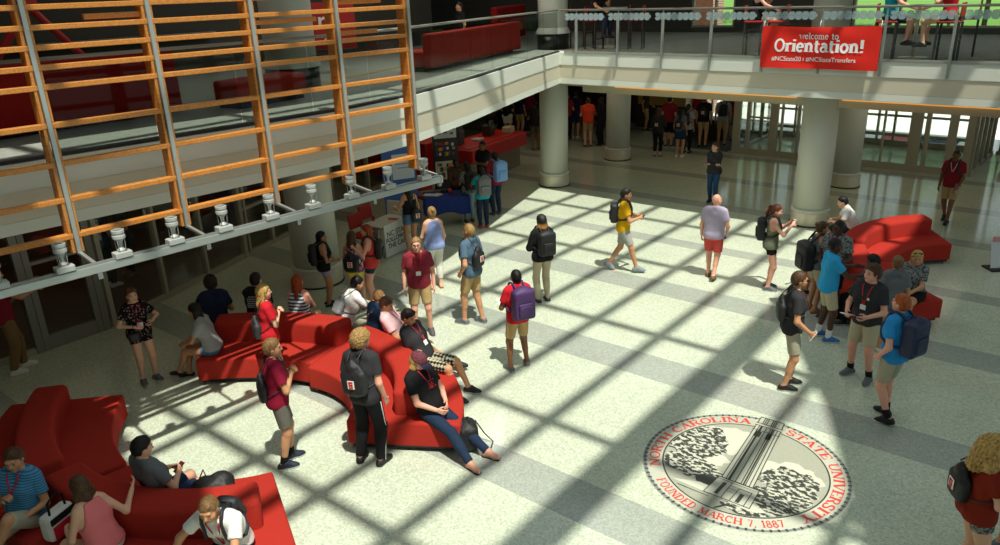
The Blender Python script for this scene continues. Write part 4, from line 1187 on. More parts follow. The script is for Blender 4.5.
def build_person(h=1.75, sex='m', skin='fair', hair=('short', 'brown'), top=None, bottom=None, shoes=None, socks=None, lean=0, slean=0, twist=0, tilt=0,
                 pz=None, feet=None, arms=('down', 'down'), head=(0, 0), seated=False, build=1.0, extras=(), q=0.0135, hide_head=False):
    k = h / 1.795; F = sex == 'f'
    sh_w, hip_w = (.160, .092) if F else (.185, .088)
    bld = build
    fw, lf, up = V3(1, 0, 0), V3(0, 1, 0), V3(0, 0, 1)
    PZ = (.995 * k if not seated else .43 + .125 * k) if pz is None else pz
    P = V3(0, 0, PZ)
    Rp = rot('y', tilt)                                             # pelvis frame (tilt back when slouching)
    Rc = rot('z', twist) @ rot('y', lean) @ rot('x', slean)         # chest frame
    pf, pl, pu = Rp[:, 0], Rp[:, 1], Rp[:, 2]
    cf, cl, cu = Rc[:, 0], Rc[:, 1], Rc[:, 2]
    mid = unit(pu + cu)
    Wst = P + mid * .13 * k
    Ch = Wst + unit(mid * .3 + cu) * .19 * k
    Sh = Ch + cu * .135 * k
    Nk = Ch + cu * .185 * k
    torso = []
    for s in (-1, 1):
        torso += [prim(P + pl * s * (.066 + .016 * F) * k - pu * .02 * k - pf * .015 * k, P + pl * s * .06 * k + pu * .04 * k, (.108 + .008 * F) * k * bld, .100 * k * bld, .05),
                  prim(P + pl * s * .06 * k - pf * .055 * k - pu * .03 * k, P + pl * s * .06 * k - pf * .04 * k, .085 * k * bld, .08 * k, .05),
                  prim(P + pl * s * .055 * k + pu * .04 * k, Wst + cl * s * (.066 - .014 * F) * k, .098 * k * bld, (.094 - .008 * F) * k * bld, .06),
                  prim(Wst + cl * s * (.066 - .014 * F) * k, Ch + cl * s * (.084 - .014 * F) * k + cf * .008 * k, (.094 - .008 * F) * k * bld, (.106 - .01 * F) * k * bld, .06),
                  prim(Ch + cl * s * (.084 - .012 * F) * k + cf * .008 * k, Sh + cl * s * (sh_w - .07) * k, (.106 - .012 * F) * k * bld, .072 * k, .06),
                  prim(Sh + cl * s * (sh_w - .03) * k, Nk + cl * s * .03 * k + cu * .02 * k, .052 * k, .046 * k, .06)]
        if F: torso += [prim(Ch + cl * s * .068 * k + cf * .075 * k - cu * .0 * k, Ch + cl * s * .066 * k + cf * .085 * k - cu * .015 * k, .055 * k, .055 * k, .05)]
    # head frame
    hy, hp = head
    Rh = rot('z', twist * .7 + hy) @ rot('y', hp)
    hf, hl, hu = Rh[:, 0], Rh[:, 1], Rh[:, 2]
    HC = Nk + cu * .083 * k + hu * .087 * k + hf * .022 * k
    A = Rh.T
    hp_ = lambda x, y, z: HC + (hf * x + hl * y + hu * z) * k
    neck = [prim(Nk - cu * .03 * k, hp_(-.02, 0, -.06), (.055 - .006 * F) * k, (.052 - .006 * F) * k, .03)]
    headP = [ell(hp_(-.012, 0, .022), V3(.098, .077, .098) * k, A, .03), ell(hp_(.015, 0, -.035), V3(.078, .066, .082) * k, A, .03), prim(hp_(.062, 0, -.092), hp_(.058, 0, -.085), .028 * k, .03 * k, .04),
             prim(hp_(.088, 0, .012), hp_(.106, 0, -.028), .009 * k, .015 * k, .012), prim(hp_(.078, -.04, .03), hp_(.078, .04, .03), .014 * k, .014 * k, .015), prim(hp_(.084, -.017, -.062), hp_(.084, .017, -.062), .010 * k, .010 * k, .01)]
    for s in (-1, 1):
        headP += [ell(hp_(-.012, s * .079, -.012), V3(.020, .010, .032) * k, A, .008), prim(hp_(.055, s * .045, -.03), hp_(.05, s * .043, -.05), .022 * k, .02 * k, .03)]
    headcut = [(Nk + cu * .005 * k, -cu)]
    # legs
    if feet is None:
        feet = ((.0, .10, 8), (.0, -.10, -8)) if not seated else ((.50, .12, 5), (.50, -.12, -5))
    legs = []
    for i, s in ((0, 1), (1, -1)):
        ft = feet[i]; fx, fy, fyaw = ft[:3]; lift = ft[3] if len(ft) > 3 else 0.0; fp = ft[4] if len(ft) > 4 else 0.0
        hip = P + pl * s * hip_w * k - pu * .055 * k
        ank = V3(fx * k, fy * k, .085 * k + lift)
        kn, ank = ik(hip, ank, .437 * k, .432 * k, unit(V3(1, s * .12, .0 if not seated else .8)))
        Rf = rot('z', fyaw) @ rot('y', fp)
        legs.append(dict(hip=hip, kn=kn, an=ank, f=Rf[:, 0], l=Rf[:, 1], u=Rf[:, 2], s=s))
    legP = []; footP = []
    for g in legs:
        hip, kn, an = g['hip'], g['kn'], g['an']; sd = unit(kn - hip); sn = unit(an - kn)
        back = unit(np.cross(np.cross(sn, g['f']), sn)) * -1
        legP += [prim(hip, kn, .088 * k * bld, .055 * k, .03), prim(hip + (kn - hip) * .35, kn, .078 * k * bld, .054 * k, .03), prim(kn, an, .054 * k, .038 * k, .03),
                 prim(kn + (an - kn) * .18 + back * .016 * k, kn + (an - kn) * .45 + back * .014 * k, .050 * k, .044 * k, .03)]
        f, u, l = g['f'], g['u'], g['l']
        footP.append([prim(an - u * .01 * k, an - f * .035 * k - u * .045 * k, .040 * k, .036 * k, .03), prim(an - f * .03 * k - u * .045 * k, an + f * .10 * k - u * .055 * k, .036 * k, .032 * k, .03),
                      prim(an + f * .02 * k, an + f * .12 * k - u * .05 * k, .036 * k, .030 * k, .03), prim(an + f * .10 * k - u * .055 * k + l * .012 * k * g['s'] * -1, an + f * .165 * k - u * .06 * k, .031 * k, .022 * k, .03)])
    # arms
    armP = []; hands = []; sleeves = []
    AR = []
    for i, s in ((0, 1), (1, -1)):
        a = arms[i]
        if isinstance(a, str): a = ARM[a]
        wr, pole, curl = a[:3]
        S = Sh + cl * s * sh_w * k - cu * .012 * k
        Rz = rot('z', twist)
        W = S + Rz @ V3(wr[0], wr[1] * s, wr[2]) * k
        E, W = ik(S, W, .30 * k, .255 * k, Rz @ V3(pole[0], pole[1] * s, pole[2]))
        armP += [prim(S, E, .052 * k * (1 - .12 * F) * bld ** .5, .040 * k * (1 - .1 * F), .03), prim(E, W, .041 * k * (1 - .1 * F), .028 * k * (1 - .08 * F), .025)]
        d = unit(W - E)
        n = unit(V3(0, -s, 0) @ Rz.T if False else Rz @ V3(0.25, -s, -.25)); n = unit(n - d * np.dot(n, d))
        t = unit(np.cross(d, n)) * (1 if s < 0 else -1)
        if t[0] * 1.0 + t[2] * .3 < 0: t = -t
        hands.append(hand_prims(W, d, n, t, k * (.93 if F else 1.0), curl))
        AR.append(dict(S=S, E=E, W=W, d=d, n=n, t=t, hand=W + d * .085 * k + n * .02 * k))
    # ---- body: one mesh object
    V = []; Q = []; MI = []; off = 0

    def put(v, qd, mi):
        nonlocal off
        V.append(v); Q.append(qd + off); MI.append(mi if not np.isscalar(mi) else np.full(len(qd), mi)); off += len(v)
    bare = shoes is None or shoes[0] in ('sandal',)
    bodygroup = [(torso + neck + legP + armP + (sum(footP, []) if bare else [x for fp in footP for x in fp[:1]]), [])]
    put(*sdf_mesh(bodygroup, q), 0)
    if not hide_head:
        hv, hq = sdf_mesh([(headP + neck, headcut)], q * .5)
        L = (hv - HC) @ Rh / k                                       # rows x,y,z in head frame
        c = L[hq].mean(1)
        mi = np.zeros(len(hq), int)
        for s in (-1, 1):
            e = ((c[:, 1] - s * .033) / .0115) ** 2 + ((c[:, 2] - .004) / .0062) ** 2 < 1
            mi[e & (c[:, 0] > .05)] = 1
            b = ((c[:, 1] - s * .035) / .020) ** 2 + ((c[:, 2] - .030) / .0042) ** 2 < 1
            mi[b & (c[:, 0] > .05)] = 3
        m = (c[:, 1] / .026) ** 2 + ((c[:, 2] + .062) / .0095) ** 2 < 1
        mi[m & (c[:, 0] > .06)] = 2
        put(hv, hq, mi)
    for hd in hands:
        v, qd = sdf_mesh([(hd, [])], max(.0052, q * .4)); put(v, qd, 0)
    me = np_mesh('person', np.concatenate(V), np.concatenate(Q), True, np.concatenate(MI))
    sk = mat('skin_' + skin, SKIN[skin], .55, spec=.35)
    hc = HAIR[hair[1]]
    body = link('person', me, [sk, mat('eye_dark', '#20150f', .3), mat('lips_' + skin, {'brown': '#5a2f27', 'dark': '#3d201c'}.get(skin, '#b5645a'), .5), mat('brow_' + hair[1], hc[0], .7)])
    fr = dict(k=k, P=P, Wst=Wst, Ch=Ch, Sh=Sh, Nk=Nk, cf=cf, cl=cl, cu=cu, HC=HC, hf=hf, hl=hl, hu=hu, AR=AR, legs=legs, Rc=Rc, Rh=Rh, torso=torso)

    def child(name, groups, res, m, noise=None):
        v, qd = sdf_mesh(groups, res, noise)
        if len(qd) == 0: return None
        return link(name, np_mesh(name, v, qd), m, body)
    # ---- clothes
    outer = torso
    if top:
        kind, tm = top[0], top[1]
        o = .024 if kind in ('jacket', 'hoodie') else (.019 if kind == 'tank' else .012 if kind == 'crop' else .018)
        hem = {'crop': .05, 'tank': -.09, 'romper': -.12}.get(kind, -.105)
        tp = grow(torso, o * k)
        tp += [prim(P + pl * s * .07 * k - pu * .08 * k, P + pl * s * .06 * k, (.112 + .01 * F) * k * bld, .105 * k * bld, .05) for s in (-1, 1)]
        if seated: hem = max(hem, -.03)
        cuts = [(P + pu * hem * k, -pu), (Nk + cu * (.045 if kind not in ('tank', 'crop') else -.03) * k + cf * .02 * k, unit(cu + cf * .45))]
        if kind in ('tank', 'crop'):
            cuts += [(Sh + cl * s * (sh_w - .045) * k, unit(cl * s + cu * .35)) for s in (-1, 1)]
            if kind == 'crop' or len(top) > 2: cuts.append((Sh - cu * .035 * k, unit(cu - cf * .2)))
        gs = [(tp, cuts)]
        if kind not in ('tank', 'crop'):
            f = {'long': .97, 'jacket': .98, 'hoodie': .98, 'roll': .30}.get(kind, .62)
            for a in AR:
                up_ = unit(a['E'] - a['S'])
                if f > .9:
                    gs.append(([prim(a['S'], a['E'], (.056 + o) * k, (.044 + o) * k, .03), prim(a['E'], a['W'], (.044 + o) * k, (.032 + o) * k, .03)], [(a['W'] - a['d'] * .015, a['d'])]))
                else:
                    e = a['S'] + (a['E'] - a['S']) * (f + .1)
                    gs.append(([prim(a['S'] - up_ * .02, e, (.054 + o * .7) * k * bld ** .5, (.052 + o) * k, .03)], [(a['S'] + (a['E'] - a['S']) * f, up_)]))
        if kind == 'hoodie': gs.append(([prim(Nk - cf * .07 * k - cl * .07 * k, Nk - cf * .07 * k + cl * .07 * k, .05 * k, .05 * k, .04), prim(Nk - cf * .09 * k, Nk - cf * .1 * k - cu * .07 * k, .05 * k, .04 * k, .04)], []))
        if kind == 'polo':
            rg = [Nk + (cf * math.cos(t) * 1.08 + cl * math.sin(t)) * .062 * k + cu * (.012 + -.022 * math.cos(t)) * k for t in np.linspace(0, 2 * PI, 17)]
            gs.append(([prim(a, b, .014 * k, .014 * k, .01) for a, b in zip(rg, rg[1:])], []))
        child({'tank': 'tank_top', 'crop': 'crop_top', 'jacket': 'jacket', 'hoodie': 'hooded_jacket', 'polo': 'polo_shirt', 'romper': 'romper', 'long': 'long_sleeved_shirt'}.get(kind, 'shirt'), gs, q * .95, tm)
        outer = tp
    if bottom:
        kind, bm_ = bottom[0], bottom[1]
        o = .010
        hipsP = grow(torso[0:2] + torso[6 + F:8 + F], o * k) + grow([torso[2], torso[8 + F]], (o - .004) * k)
        gs = []
        waist = (P + pu * .075 * k, pu)
        if kind == 'skirt':
            cut = .55
            lp = [prim(g['hip'], g['hip'] + (g['kn'] - g['hip']) * .8, .10 * k, .10 * k, .12) for g in legs]
            e = sum(g['hip'] + (g['kn'] - g['hip']) * .62 for g in legs) / 2; dd = unit(sum(g['kn'] - g['hip'] for g in legs))
            gs.append((hipsP + lp, [waist, (e, dd)]))
        else:
            gs.append((hipsP, [waist, (P - pu * .17 * k, -pu)] if not seated else [waist]))
            for g in legs:
                hip, kn, an = g['hip'], g['kn'], g['an']; dd = unit(kn - hip)
                if kind in ('pants', 'jeans', 'slim', 'capri'):
                    r = {'slim': .010, 'jeans': .012, 'capri': .011}.get(kind, .019)
                    hemc = an - (an - kn) * (.02 if kind != 'capri' else .28)
                    gs.append(([prim(hip, kn, (.092 + r) * k * bld, (.057 + r) * k, .04), prim(kn, an, (.055 + r) * k, (.042 + r) * k, .04), prim(kn + (an - kn) * .2, kn + (an - kn) * .5, (.054 + r) * k, (.05 + r * .7) * k, .04)], [(hemc, unit(an - kn))]))
                else:
                    t = {'short': .34, 'shorts': .80, 'long': .98, 'mid': .62}[kind]
                    e = hip + (kn - hip) * (t + .12)
                    r1 = .098 if kind != 'short' else .094
                    gs.append(([prim(hip, e, (r1 + .01) * k * bld, (.080 if t > .5 else .092) * k * bld, .04)], [(hip + (kn - hip) * t, dd)]))
        child({'skirt': 'skirt', 'pants': 'trousers', 'slim': 'trousers', 'jeans': 'jeans', 'capri': 'leggings'}.get(kind, 'shorts'), gs, q * .95, bm_)
    if shoes:
        for g, fpz in zip(legs, footP):
            f, u, l, an = g['f'], g['u'], g['l'], g['an']
            if shoes[0] == 'sandal':
                gs = [([rbox(an + f * .055 * k - u * .078 * k, V3(.115, .034, .004) * k, .006, np.stack([f, l, u]), .01)], []),
                      ([prim(an + f * .06 * k - u * .03 * k + l * .034 * k, an + f * .11 * k - u * .028 * k, .007, .007, .005), prim(an + f * .06 * k - u * .03 * k - l * .034 * k, an + f * .11 * k - u * .028 * k, .007, .007, .005)], [])]
                child('sandal', gs, .007, shoes[1])
            else:
                base = an - u * .083 * k
                pr = grow(fpz, .008 * k) + [prim(base - f * .045 * k + u * .02 * k, base + f * .15 * k + u * .018 * k, .040 * k, .036 * k, .02)]
                topc = an + u * (.012 if shoes[0] != 'flat' else -.035) * k
                child('shoe', [(pr, [(base + u * .002 * k, -u), (topc, unit(u + f * (-.35 if shoes[0] != 'flat' else 0)))])], .009 if q < .016 else .014, shoes[1])
    if socks:
        for g in legs:
            kn, an = g['kn'], g['an']; sn = unit(an - kn)
            child('sock', [([prim(an - sn * (socks[1] + .03), an, .052 * k, .046 * k, .03)], [(an - sn * socks[1], -sn)])], .01, socks[0])
    # ---- hair
    hs = hair[0]; hm = mat('hair_' + hair[1], hc[0], .5, pattern='hair', col2=hc[1], bump=.5, spec=.3)
    if hair[0] == 'ombre_long': hm = mat('hair_ombre', '#16110e', .5, pattern='ombre', col2='#b27a38', scale=k, bump=.4); hs = 'bob'
    if hs != 'bald' and not hide_head:
        g_ = .011 if hs in ('short', 'pony', 'bun') else .018
        if hs == 'crew': g_ = .006
        capP = [ell(hp_(-.014, 0, .024), (V3(.098, .078, .098) + g_) * k, A, .03)]
        gs = [(capP, [(hp_(.074, 0, .066), unit(hf * .62 - hu * .78))])]
        backP = [ell(hp_(-.016, 0, .022), (V3(.098, .078, .098) + g_) * k, A, .03), ell(hp_(-.03, 0, -.015), (V3(.076, .068, .082) + g_ * .9) * k, A, .03)]
        gs.append((backP, [(hp_(-.030, 0, 0), unit(hf)), (hp_(-.05, 0, -.072), unit(-hu + hf * .25))]))
        for s in (-1, 1): gs.append(([prim(hp_(.018, s * .074, .03), hp_(.016, s * .073, -.008), .010 * k, .006 * k, .01)], []))
        if hs == 'short': gs.append(([prim(hp_(.052, .03, .090), hp_(.03, -.035, .100), .018 * k, .018 * k, .03), prim(hp_(.03, .045, .092), hp_(-.05, .0, .112), .02 * k, .018 * k, .03)], []))
        if hs in ('long', 'bob', 'xlong'):
            Ln = {'bob': .19, 'long': .33, 'xlong': .42}[hs]
            bk = lambda x, y, z: hp_(0, 0, 0) + hf * x * k + hl * y * k - cu * z * k if False else hp_(x, y, 0) - (up * .75 + cu * .25) * z * k
            st = []
            for s in (-1, 1):
                st += [prim(hp_(-.035, s * .062, .03), bk(-.055, s * .072, Ln * .5), .036 * k, .036 * k, .04), prim(bk(-.055, s * .072, Ln * .5), bk(-.06, s * .066, Ln), .036 * k, .024 * k, .04)]
            st += [prim(hp_(-.065, 0, .0), bk(-.085, 0, Ln * .6), .062 * k, .055 * k, .04), prim(bk(-.085, 0, Ln * .6), bk(-.08, 0, Ln + .03), .055 * k, .03 * k, .04)]
            gs.append((st, []))
        if hs == 'pony': gs.append(([prim(hp_(-.10, 0, .045), hp_(-.135, 0, .04), .028 * k, .032 * k, .03), prim(hp_(-.135, 0, .04), hp_(-.15, 0, -.10), .034 * k, .028 * k, .03), prim(hp_(-.15, 0, -.10), hp_(-.13, 0, -.2), .028 * k, .01 * k, .03)], []))
        if hs == 'bun': gs.append(([prim(hp_(-.10, 0, .06), hp_(-.115, 0, .07), .040 * k, .038 * k, .02)], []))
        nz = {'curly': (.011, 150, 1.3), 'frizz': (.014, 120, .7)}.get(hs, (.003, 130, .4))
        if hs == 'curly': gs = [(grow(g0[0], .012 * k), g0[1]) for g0 in gs]
        if hs == 'frizz':
            gs = [(grow(g0[0], .02 * k), g0[1]) for g0 in gs] + [([prim(hp_(-.04, s * .08, .03), hp_(-.05, s * .12, -.14), .07 * k, .075 * k, .06) for s in (-1, 1)] + [prim(hp_(-.09, 0, .02), hp_(-.12, 0, -.2), .09 * k, .08 * k, .06)], [])]
        child('hair', gs, q * .55, hm, nz)
    for e in extras:
        e(body, fr)
    return body, fr


# ------------------------------------------------------------------ things worn (children of the person)
def out_of(fr, p, d, gap=.010):
    """Moves p along d until it lies just outside the clothed torso."""
    p = np.asarray(p, float).copy()
    for _ in range(80):
        if sdf_pts([(grow(fr['torso'], .019 * fr['k']), [])], p[None])[0] > gap: break
        p += d * .004
    return p


def lanyard(colr='#c4161c', badge=True, length=.26):
    def f(body, fr):
        k, Ch, Nk, cf, cl, cu = (fr[x] for x in ('k', 'Ch', 'Nk', 'cf', 'cl', 'cu'))
        low = Nk - cu * length * k; pts = []
        for s in (1, -1):
            a = [Nk - cf * .055 * k + cl * 0 + cu * .03 * k, Nk + cl * s * .060 * k + cu * .025 * k, Nk + cl * s * .068 * k + cf * .045 * k, Nk + cl * s * .05 * k + cf * .06 * k - cu * .08 * k, low + cl * s * .008 * k + cf * .06 * k]
            a = [a[0], a[1]] + [out_of(fr, p, cf) for p in a[2:]]
            pts += a if s == 1 else a[::-1]
        MB().tube(pts, .0085 * k, 6).build('lanyard', mat('lanyard_' + colr, colr, .6), body)
        if badge:
            c = out_of(fr, low + cf * .06 * k - cu * .05 * k, cf, .016)
            M = Matrix([list(cl) + [0], list(cu) + [0], list(cf) + [0], [0, 0, 0, 1]]).transposed()
            MB().box(c, (.085, .075, .004), bev=.002, M=M).build('name_badge', mat('badge_white', '#e9ebe8', .5), body)
    return f


def glasses(dark=False, on_head=False):
    def f(body, fr):
        k, HC, hf, hl, hu = (fr[x] for x in ('k', 'HC', 'hf', 'hl', 'hu')); m = MB()
        Z, X = (.006, .100) if not on_head else (.105, .055)
        for s in (-1, 1):
            c = HC + (hf * X + hl * s * .034 + hu * Z) * k
            if dark:
                M = Matrix([list(hl) + [0], list(hu) + [0], list(hf) + [0], [0, 0, 0, 1]]).transposed(); m.box(c, (.05, .034, .006), bev=.002, M=M)
            else: m.tube([c + (hl * math.cos(t) * .024 + hu * math.sin(t) * .018) * k for t in np.linspace(0, 2 * PI, 14)[:-1]], .003, 6, True)
            m.tube([c + hl * s * .024 * k, HC + (hf * (X - .03) + hl * s * .082 + hu * (Z + .002)) * k, HC + (hf * (X - .12) + hl * s * .088 + hu * (Z - .005)) * k], .003, 6)
        m.tube([HC + (hf * (X + .004) + hl * y + hu * (Z + .004)) * k for y in (-.012, 0, .012)], .003, 6)
        m.build('sunglasses' if dark else 'glasses', mat('frame_black', '#111111', .25), body)
    return f


def cap(colr, brim, fwd=1):
    def f(body, fr):
        k, HC, Rh = fr['k'], fr['HC'], fr['Rh']; hp = lambda x, y, z: HC + Rh @ V3(x, y, z) * k
        v, qd = sdf_mesh([([ell(hp(-.012, 0, .035), V3(.120, .100, .110) * k, Rh.T)], [(hp(0, 0, .045), -unit(Rh @ V3(-.12, 0, 1)))])], .008)
        c = link('cap', np_mesh('cap', v, qd), colr, body)
        v, qd = sdf_mesh([([ell(hp(.11 * fwd, 0, .045), V3(.085, .075, .016) * k, Rh.T)], [])], .006)
        link('visor', np_mesh('visor', v, qd), brim, c)
    return f


def headband(colr):
    def f(body, fr):
        k, HC, Rh = fr['k'], fr['HC'], fr['Rh']
        MB().tube([HC + Rh @ V3(.045 - .06 * abs(t), .098 * math.sin(t * 1.5), .012 + .125 * math.cos(t * 1.5)) * k for t in np.linspace(-1, 1, 15)], .012, 8).build('headband', mat('headband_' + colr, colr, .6), body)
    return f


def wrist_band(i, colr):
    def f(body, fr):
        a = fr['AR'][i]; c = a['W'] - a['d'] * .02
        MB().tube([c + (a['n'] * math.cos(t) + a['t'] * math.sin(t)) * .034 * fr['k'] for t in np.linspace(0, 2 * PI, 13)[:-1]], .006, 6, True).build('wristband', mat('band_' + colr, colr, .4), body)
    return f


def chest_print(colr, w=.16, hgt=.14, back=False, rows=5, dz=0.0):
    """Small printed marks on the front or back of a shirt."""
    def f(body, fr):
        k, Ch, cf, cl, cu = (fr[x] for x in ('k', 'Ch', 'cf', 'cl', 'cu')); m = MB(); R = random.Random(5); s = -1 if back else 1
        for r in range(rows):
            y = -w / 2
            while y < w / 2 - .01:
                L = R.uniform(.02, .05)
                p = Ch + cl * (y + L / 2) * k + cu * (hgt * (.5 - r / max(1, rows - 1)) + dz) * k
                p = out_of(fr, p, cf * s, .003)
                M = Matrix([list(cl) + [0], list(cu) + [0], list(cf) + [0], [0, 0, 0, 1]]).transposed()
                m.box(p, (L * .8, hgt / rows * .55, .006), M=M); y += L
        m.build('shirt_print', mat('print_' + colr, colr, .7), body)
    return f


# ------------------------------------------------------------------ things carried (top-level)
def block_letter(m, c, ax, up, nrm, size):
    """Blocky serif S emblem."""
    w, t = size * .62, size * .2
    segs = [((0, .5 - .1), (1, .2)), ((0, 0), (1, .2)), ((0, -.5 + .1), (1, .2)), ((-.5 + .15, .2), (.3, .4)), ((.5 - .15, -.2), (.3, .4)), ((.5 - .1, .32), (.2, .2)), ((-.5 + .1, -.32), (.2, .2))]
    M = Matrix([list(ax) + [0], list(up) + [0], list(nrm) + [0], [0, 0, 0, 1]]).transposed()
    for (x, y), (a, b) in segs:
        m.box(c + ax * x * w + up * y * size, (a * w, b * size, .006), M=M)


def carry_back(body, fr, kind, label, col, col2='#2b2b2b', emblem=False, group=None, side=0.0, dz=0.0, size=1.0, front=True):
    """Backpack or drawstring bag on the person's back, a thing of its own at the wearer's place."""
    k, Ch, Nk, Sh, cf, cl, cu = (fr[x] for x in ('k', 'Ch', 'Nk', 'Sh', 'cf', 'cl', 'cu'))
    root = empty('backpack' if kind == 'pack' else 'drawstring_bag', body.location, body.rotation_euler.z, label, 'backpack' if kind == 'pack' else 'drawstring bag', group)
    A = np.stack([cf, cl, cu]); b0 = out_of(fr, Ch - cf * .05 * k + cl * side - cu * (.02 - dz), -cf, .006)
    m1 = mat('bag_' + col, col, .6, bump=.15); m2 = mat('bag_' + col2, col2, .6)
    if kind == 'pack':
        D = .085 * size; c = b0 - cf * D
        pr = [rbox(c - cu * .02, V3(D - .045, .115 * size, .17 * size), .045, A, .03), ell(c + cu * .13 * size, V3(D, .15 * size, .11 * size), A, .05)]
        v, qd = sdf_mesh([(pr, [])], .014); main = link('bag_body', np_mesh('bag', v, qd), m1, root)
        pk = c - cf * (D - .012) - cu * .075 * size
        v, qd = sdf_mesh([([rbox(pk, V3(.018, .085 * size, .075 * size), .022, A)], [])], .012); pkt = link('front_pocket', np_mesh('pocket', v, qd), m1, root)
        MB().tube([pk - cf * .040 + cl * y * size + cu * (.066 - y * y * 4) for y in np.linspace(-.09, .09, 9)], .004, 6).build('zipper', m2, pkt)
        MB().tube([c + cf * (D - .03) + cu * .2 * size + cl * .03 * math.cos(t) + cu * .045 * math.sin(t) for t in np.linspace(0, PI, 8)], .008, 6).build('grab_handle', m2, root)
        ep = pk - cf * .043
    else:
        c = b0 - cf * .05 * size
        pr = [ell(c - cu * .06, V3(.06, .15, .19) * size, A, .05), rbox(c - cu * .10, V3(.012, .10, .09) * size, .04, A, .05), prim(c + cu * .10 * size, c + cu * .15 * size, .05 * size, .025, .06)]
        v, qd = sdf_mesh([(pr, [])], .013, (.004, 60, 1.0)); main = link('bag_body', np_mesh('bag', v, qd), m1, root)
        ep = out_pt(pr, c - cu * .08 * size, -cf)
    if emblem:
        m = MB(); M = Matrix([list(-cl) + [0], list(cu) + [0], list(-cf) + [0], [0, 0, 0, 1]]).transposed()
        m.box(ep - cf * .004, (.092, .105, .006), bev=.002, M=M); pl = m.build('emblem_patch', mat('print_#e8e4dc', '#e8e4dc', .7), root)
        m = MB(); block_letter(m, ep - cf * .009, -cl, cu, -cf, .085); m.build('emblem_letter', mat('emblem_red', '#c8201c', .6), pl)
    r = .017 if kind == 'pack' else .007
    for s in (-1, 1):
        tp = c + cu * .15 * size + cl * s * .06
        pts = [tp, Nk + cl * s * .09 * k - cf * .05 * k + cu * .02 * k, Nk + cl * s * .105 * k + cf * .03 * k + cu * .005 * k, Sh + cl * s * .105 * k + cf * .11 * k - cu * .04 * k, Ch + cl * s * .125 * k + cf * .11 * k - cu * .05 * k,
               fr['Wst'] + cl * s * .155 * k + cf * .03 * k + cu * .06 * k, c - cu * .17 * size + cl * s * .09]
        dirs = [None, cu, cu, cf, cf, cl * s, None]
        pts = [p if d is None else out_of(fr, p, d, .012) for p, d in zip(pts, dirs)]
        sm = []
        for i in range(len(pts) - 1):
            for t in (0, .33, .66): sm.append(out_of(fr, pts[i] * (1 - t) + pts[i + 1] * t, unit(dirs[i] if dirs[i] is not None else (dirs[i + 1] if dirs[i + 1] is not None else -cf)), .010))
        sm.append(pts[-1])
        MB().tube(sm, r, 8).build('shoulder_strap', m1 if kind == 'pack' else m2, root)
    return root


def out_pt(prims, p, d):
    p = np.asarray(p, float).copy()
    for _ in range(120):
        if sdf_pts([(prims, [])], p[None])[0] > .002: break
        p += d * .003
    return p


def world_pt(body, p):
    a = body.rotation_euler.z; c, s = math.cos(a), math.sin(a)
    return V3(body.location.x + c * p[0] - s * p[1], body.location.y + s * p[0] + c * p[1], body.location.z + p[2])


def held(body, fr, i, name, label, cat, size, col, tilt=0.5, rzo=0.0, group=None):
    """Flat thing (phone, sheet, folder) in hand i."""
    a = fr['AR'][i]; p = world_pt(body, a['hand'])
    o = MB().box((0, 0, 0), size, bev=min(size) * .3).build(name, mat('held_' + col, col, .35), None, p)
    o.rotation_euler = (0, -tilt, body.rotation_euler.z + rzo)
    return tag(o, label, cat, group)


def place(body, px, py, face, z=0.0, dz=0.0):
    """Stands the person where the photograph shows it; face: 0 away from the camera, 90 to the right, 180 towards it."""
    p = at(px, py, z)
    az = math.atan2(p[1], p[0])
    body.location = (p[0], p[1], dz)
    body.rotation_euler = (0, 0, az - math.radians(face))
    return body
# ------------------------------------------------------------------ the people
C = lambda name, col, **kw: mat('cloth_' + name, col, kw.pop('rough', .85), spec=.2, fold=.55, **kw)
T = dict(black=C('black', '#1b1b1d'), char=C('charcoal', '#2c2c2f', pattern='heather', col2='#38383b'), navy=C('navy', '#1d2740'), red=C('red', '#c3202b'), darkred=C('darkred', '#8a1f2b'), brick=C('brick', '#8e2f3d', pattern='heather', col2='#7b2532'), maroon=C('maroon', '#8a1532'),
         yellow=C('yellow', '#d9a511'), lav=C('lavender', '#a08fd6'), green=C('sage', '#7a7f66'), blue=C('bright_blue', '#2f9fd8'), blue2=C('azure', '#2a8ccf'), grey=C('grey', '#6e7276', pattern='heather', col2='#5c6064'), slate=C('slate', '#566e82', pattern='heather', col2='#4a6072'),
         white=C('white', '#e3e4e0'), coral=C('coral', '#d9473f'), salmon=C('salmon', '#e0787a'), purple=C('purple', '#4c2458'), teal=C('teal', '#1fa3b4'), periw=C('periwinkle', '#8f9fd2'), pink=C('pale_pink', '#e3b9bd'), orange=C('orange_red', '#e2492c'), brown=C('brown', '#4d3a2e'),
         lgrey=C('light_grey', '#a3a6a8', pattern='heather', col2='#8f9396'), floral=C('black_floral', '#15151a', pattern='floral', col2='#b98e86', scale=1.7), multi=C('multi_floral', '#3d4a94', pattern='confetti', col2='#5c6bb0'), stripe=C('striped', '#39506e', pattern='stripes', col2='#d8dbd8', scale=1.1),
         bstripe=C('blue_striped', '#2f6f9c', pattern='stripes', col2='#5c93b6', scale=2.4), leaf=C('grey_pattern', '#3b3d3f', pattern='camo', col2='#85898a'), rust=C('rust', '#7e2413'), denimshirt=C('denim_shirt', '#3f6180'), navyden=C('navy_denim', '#24405e'))
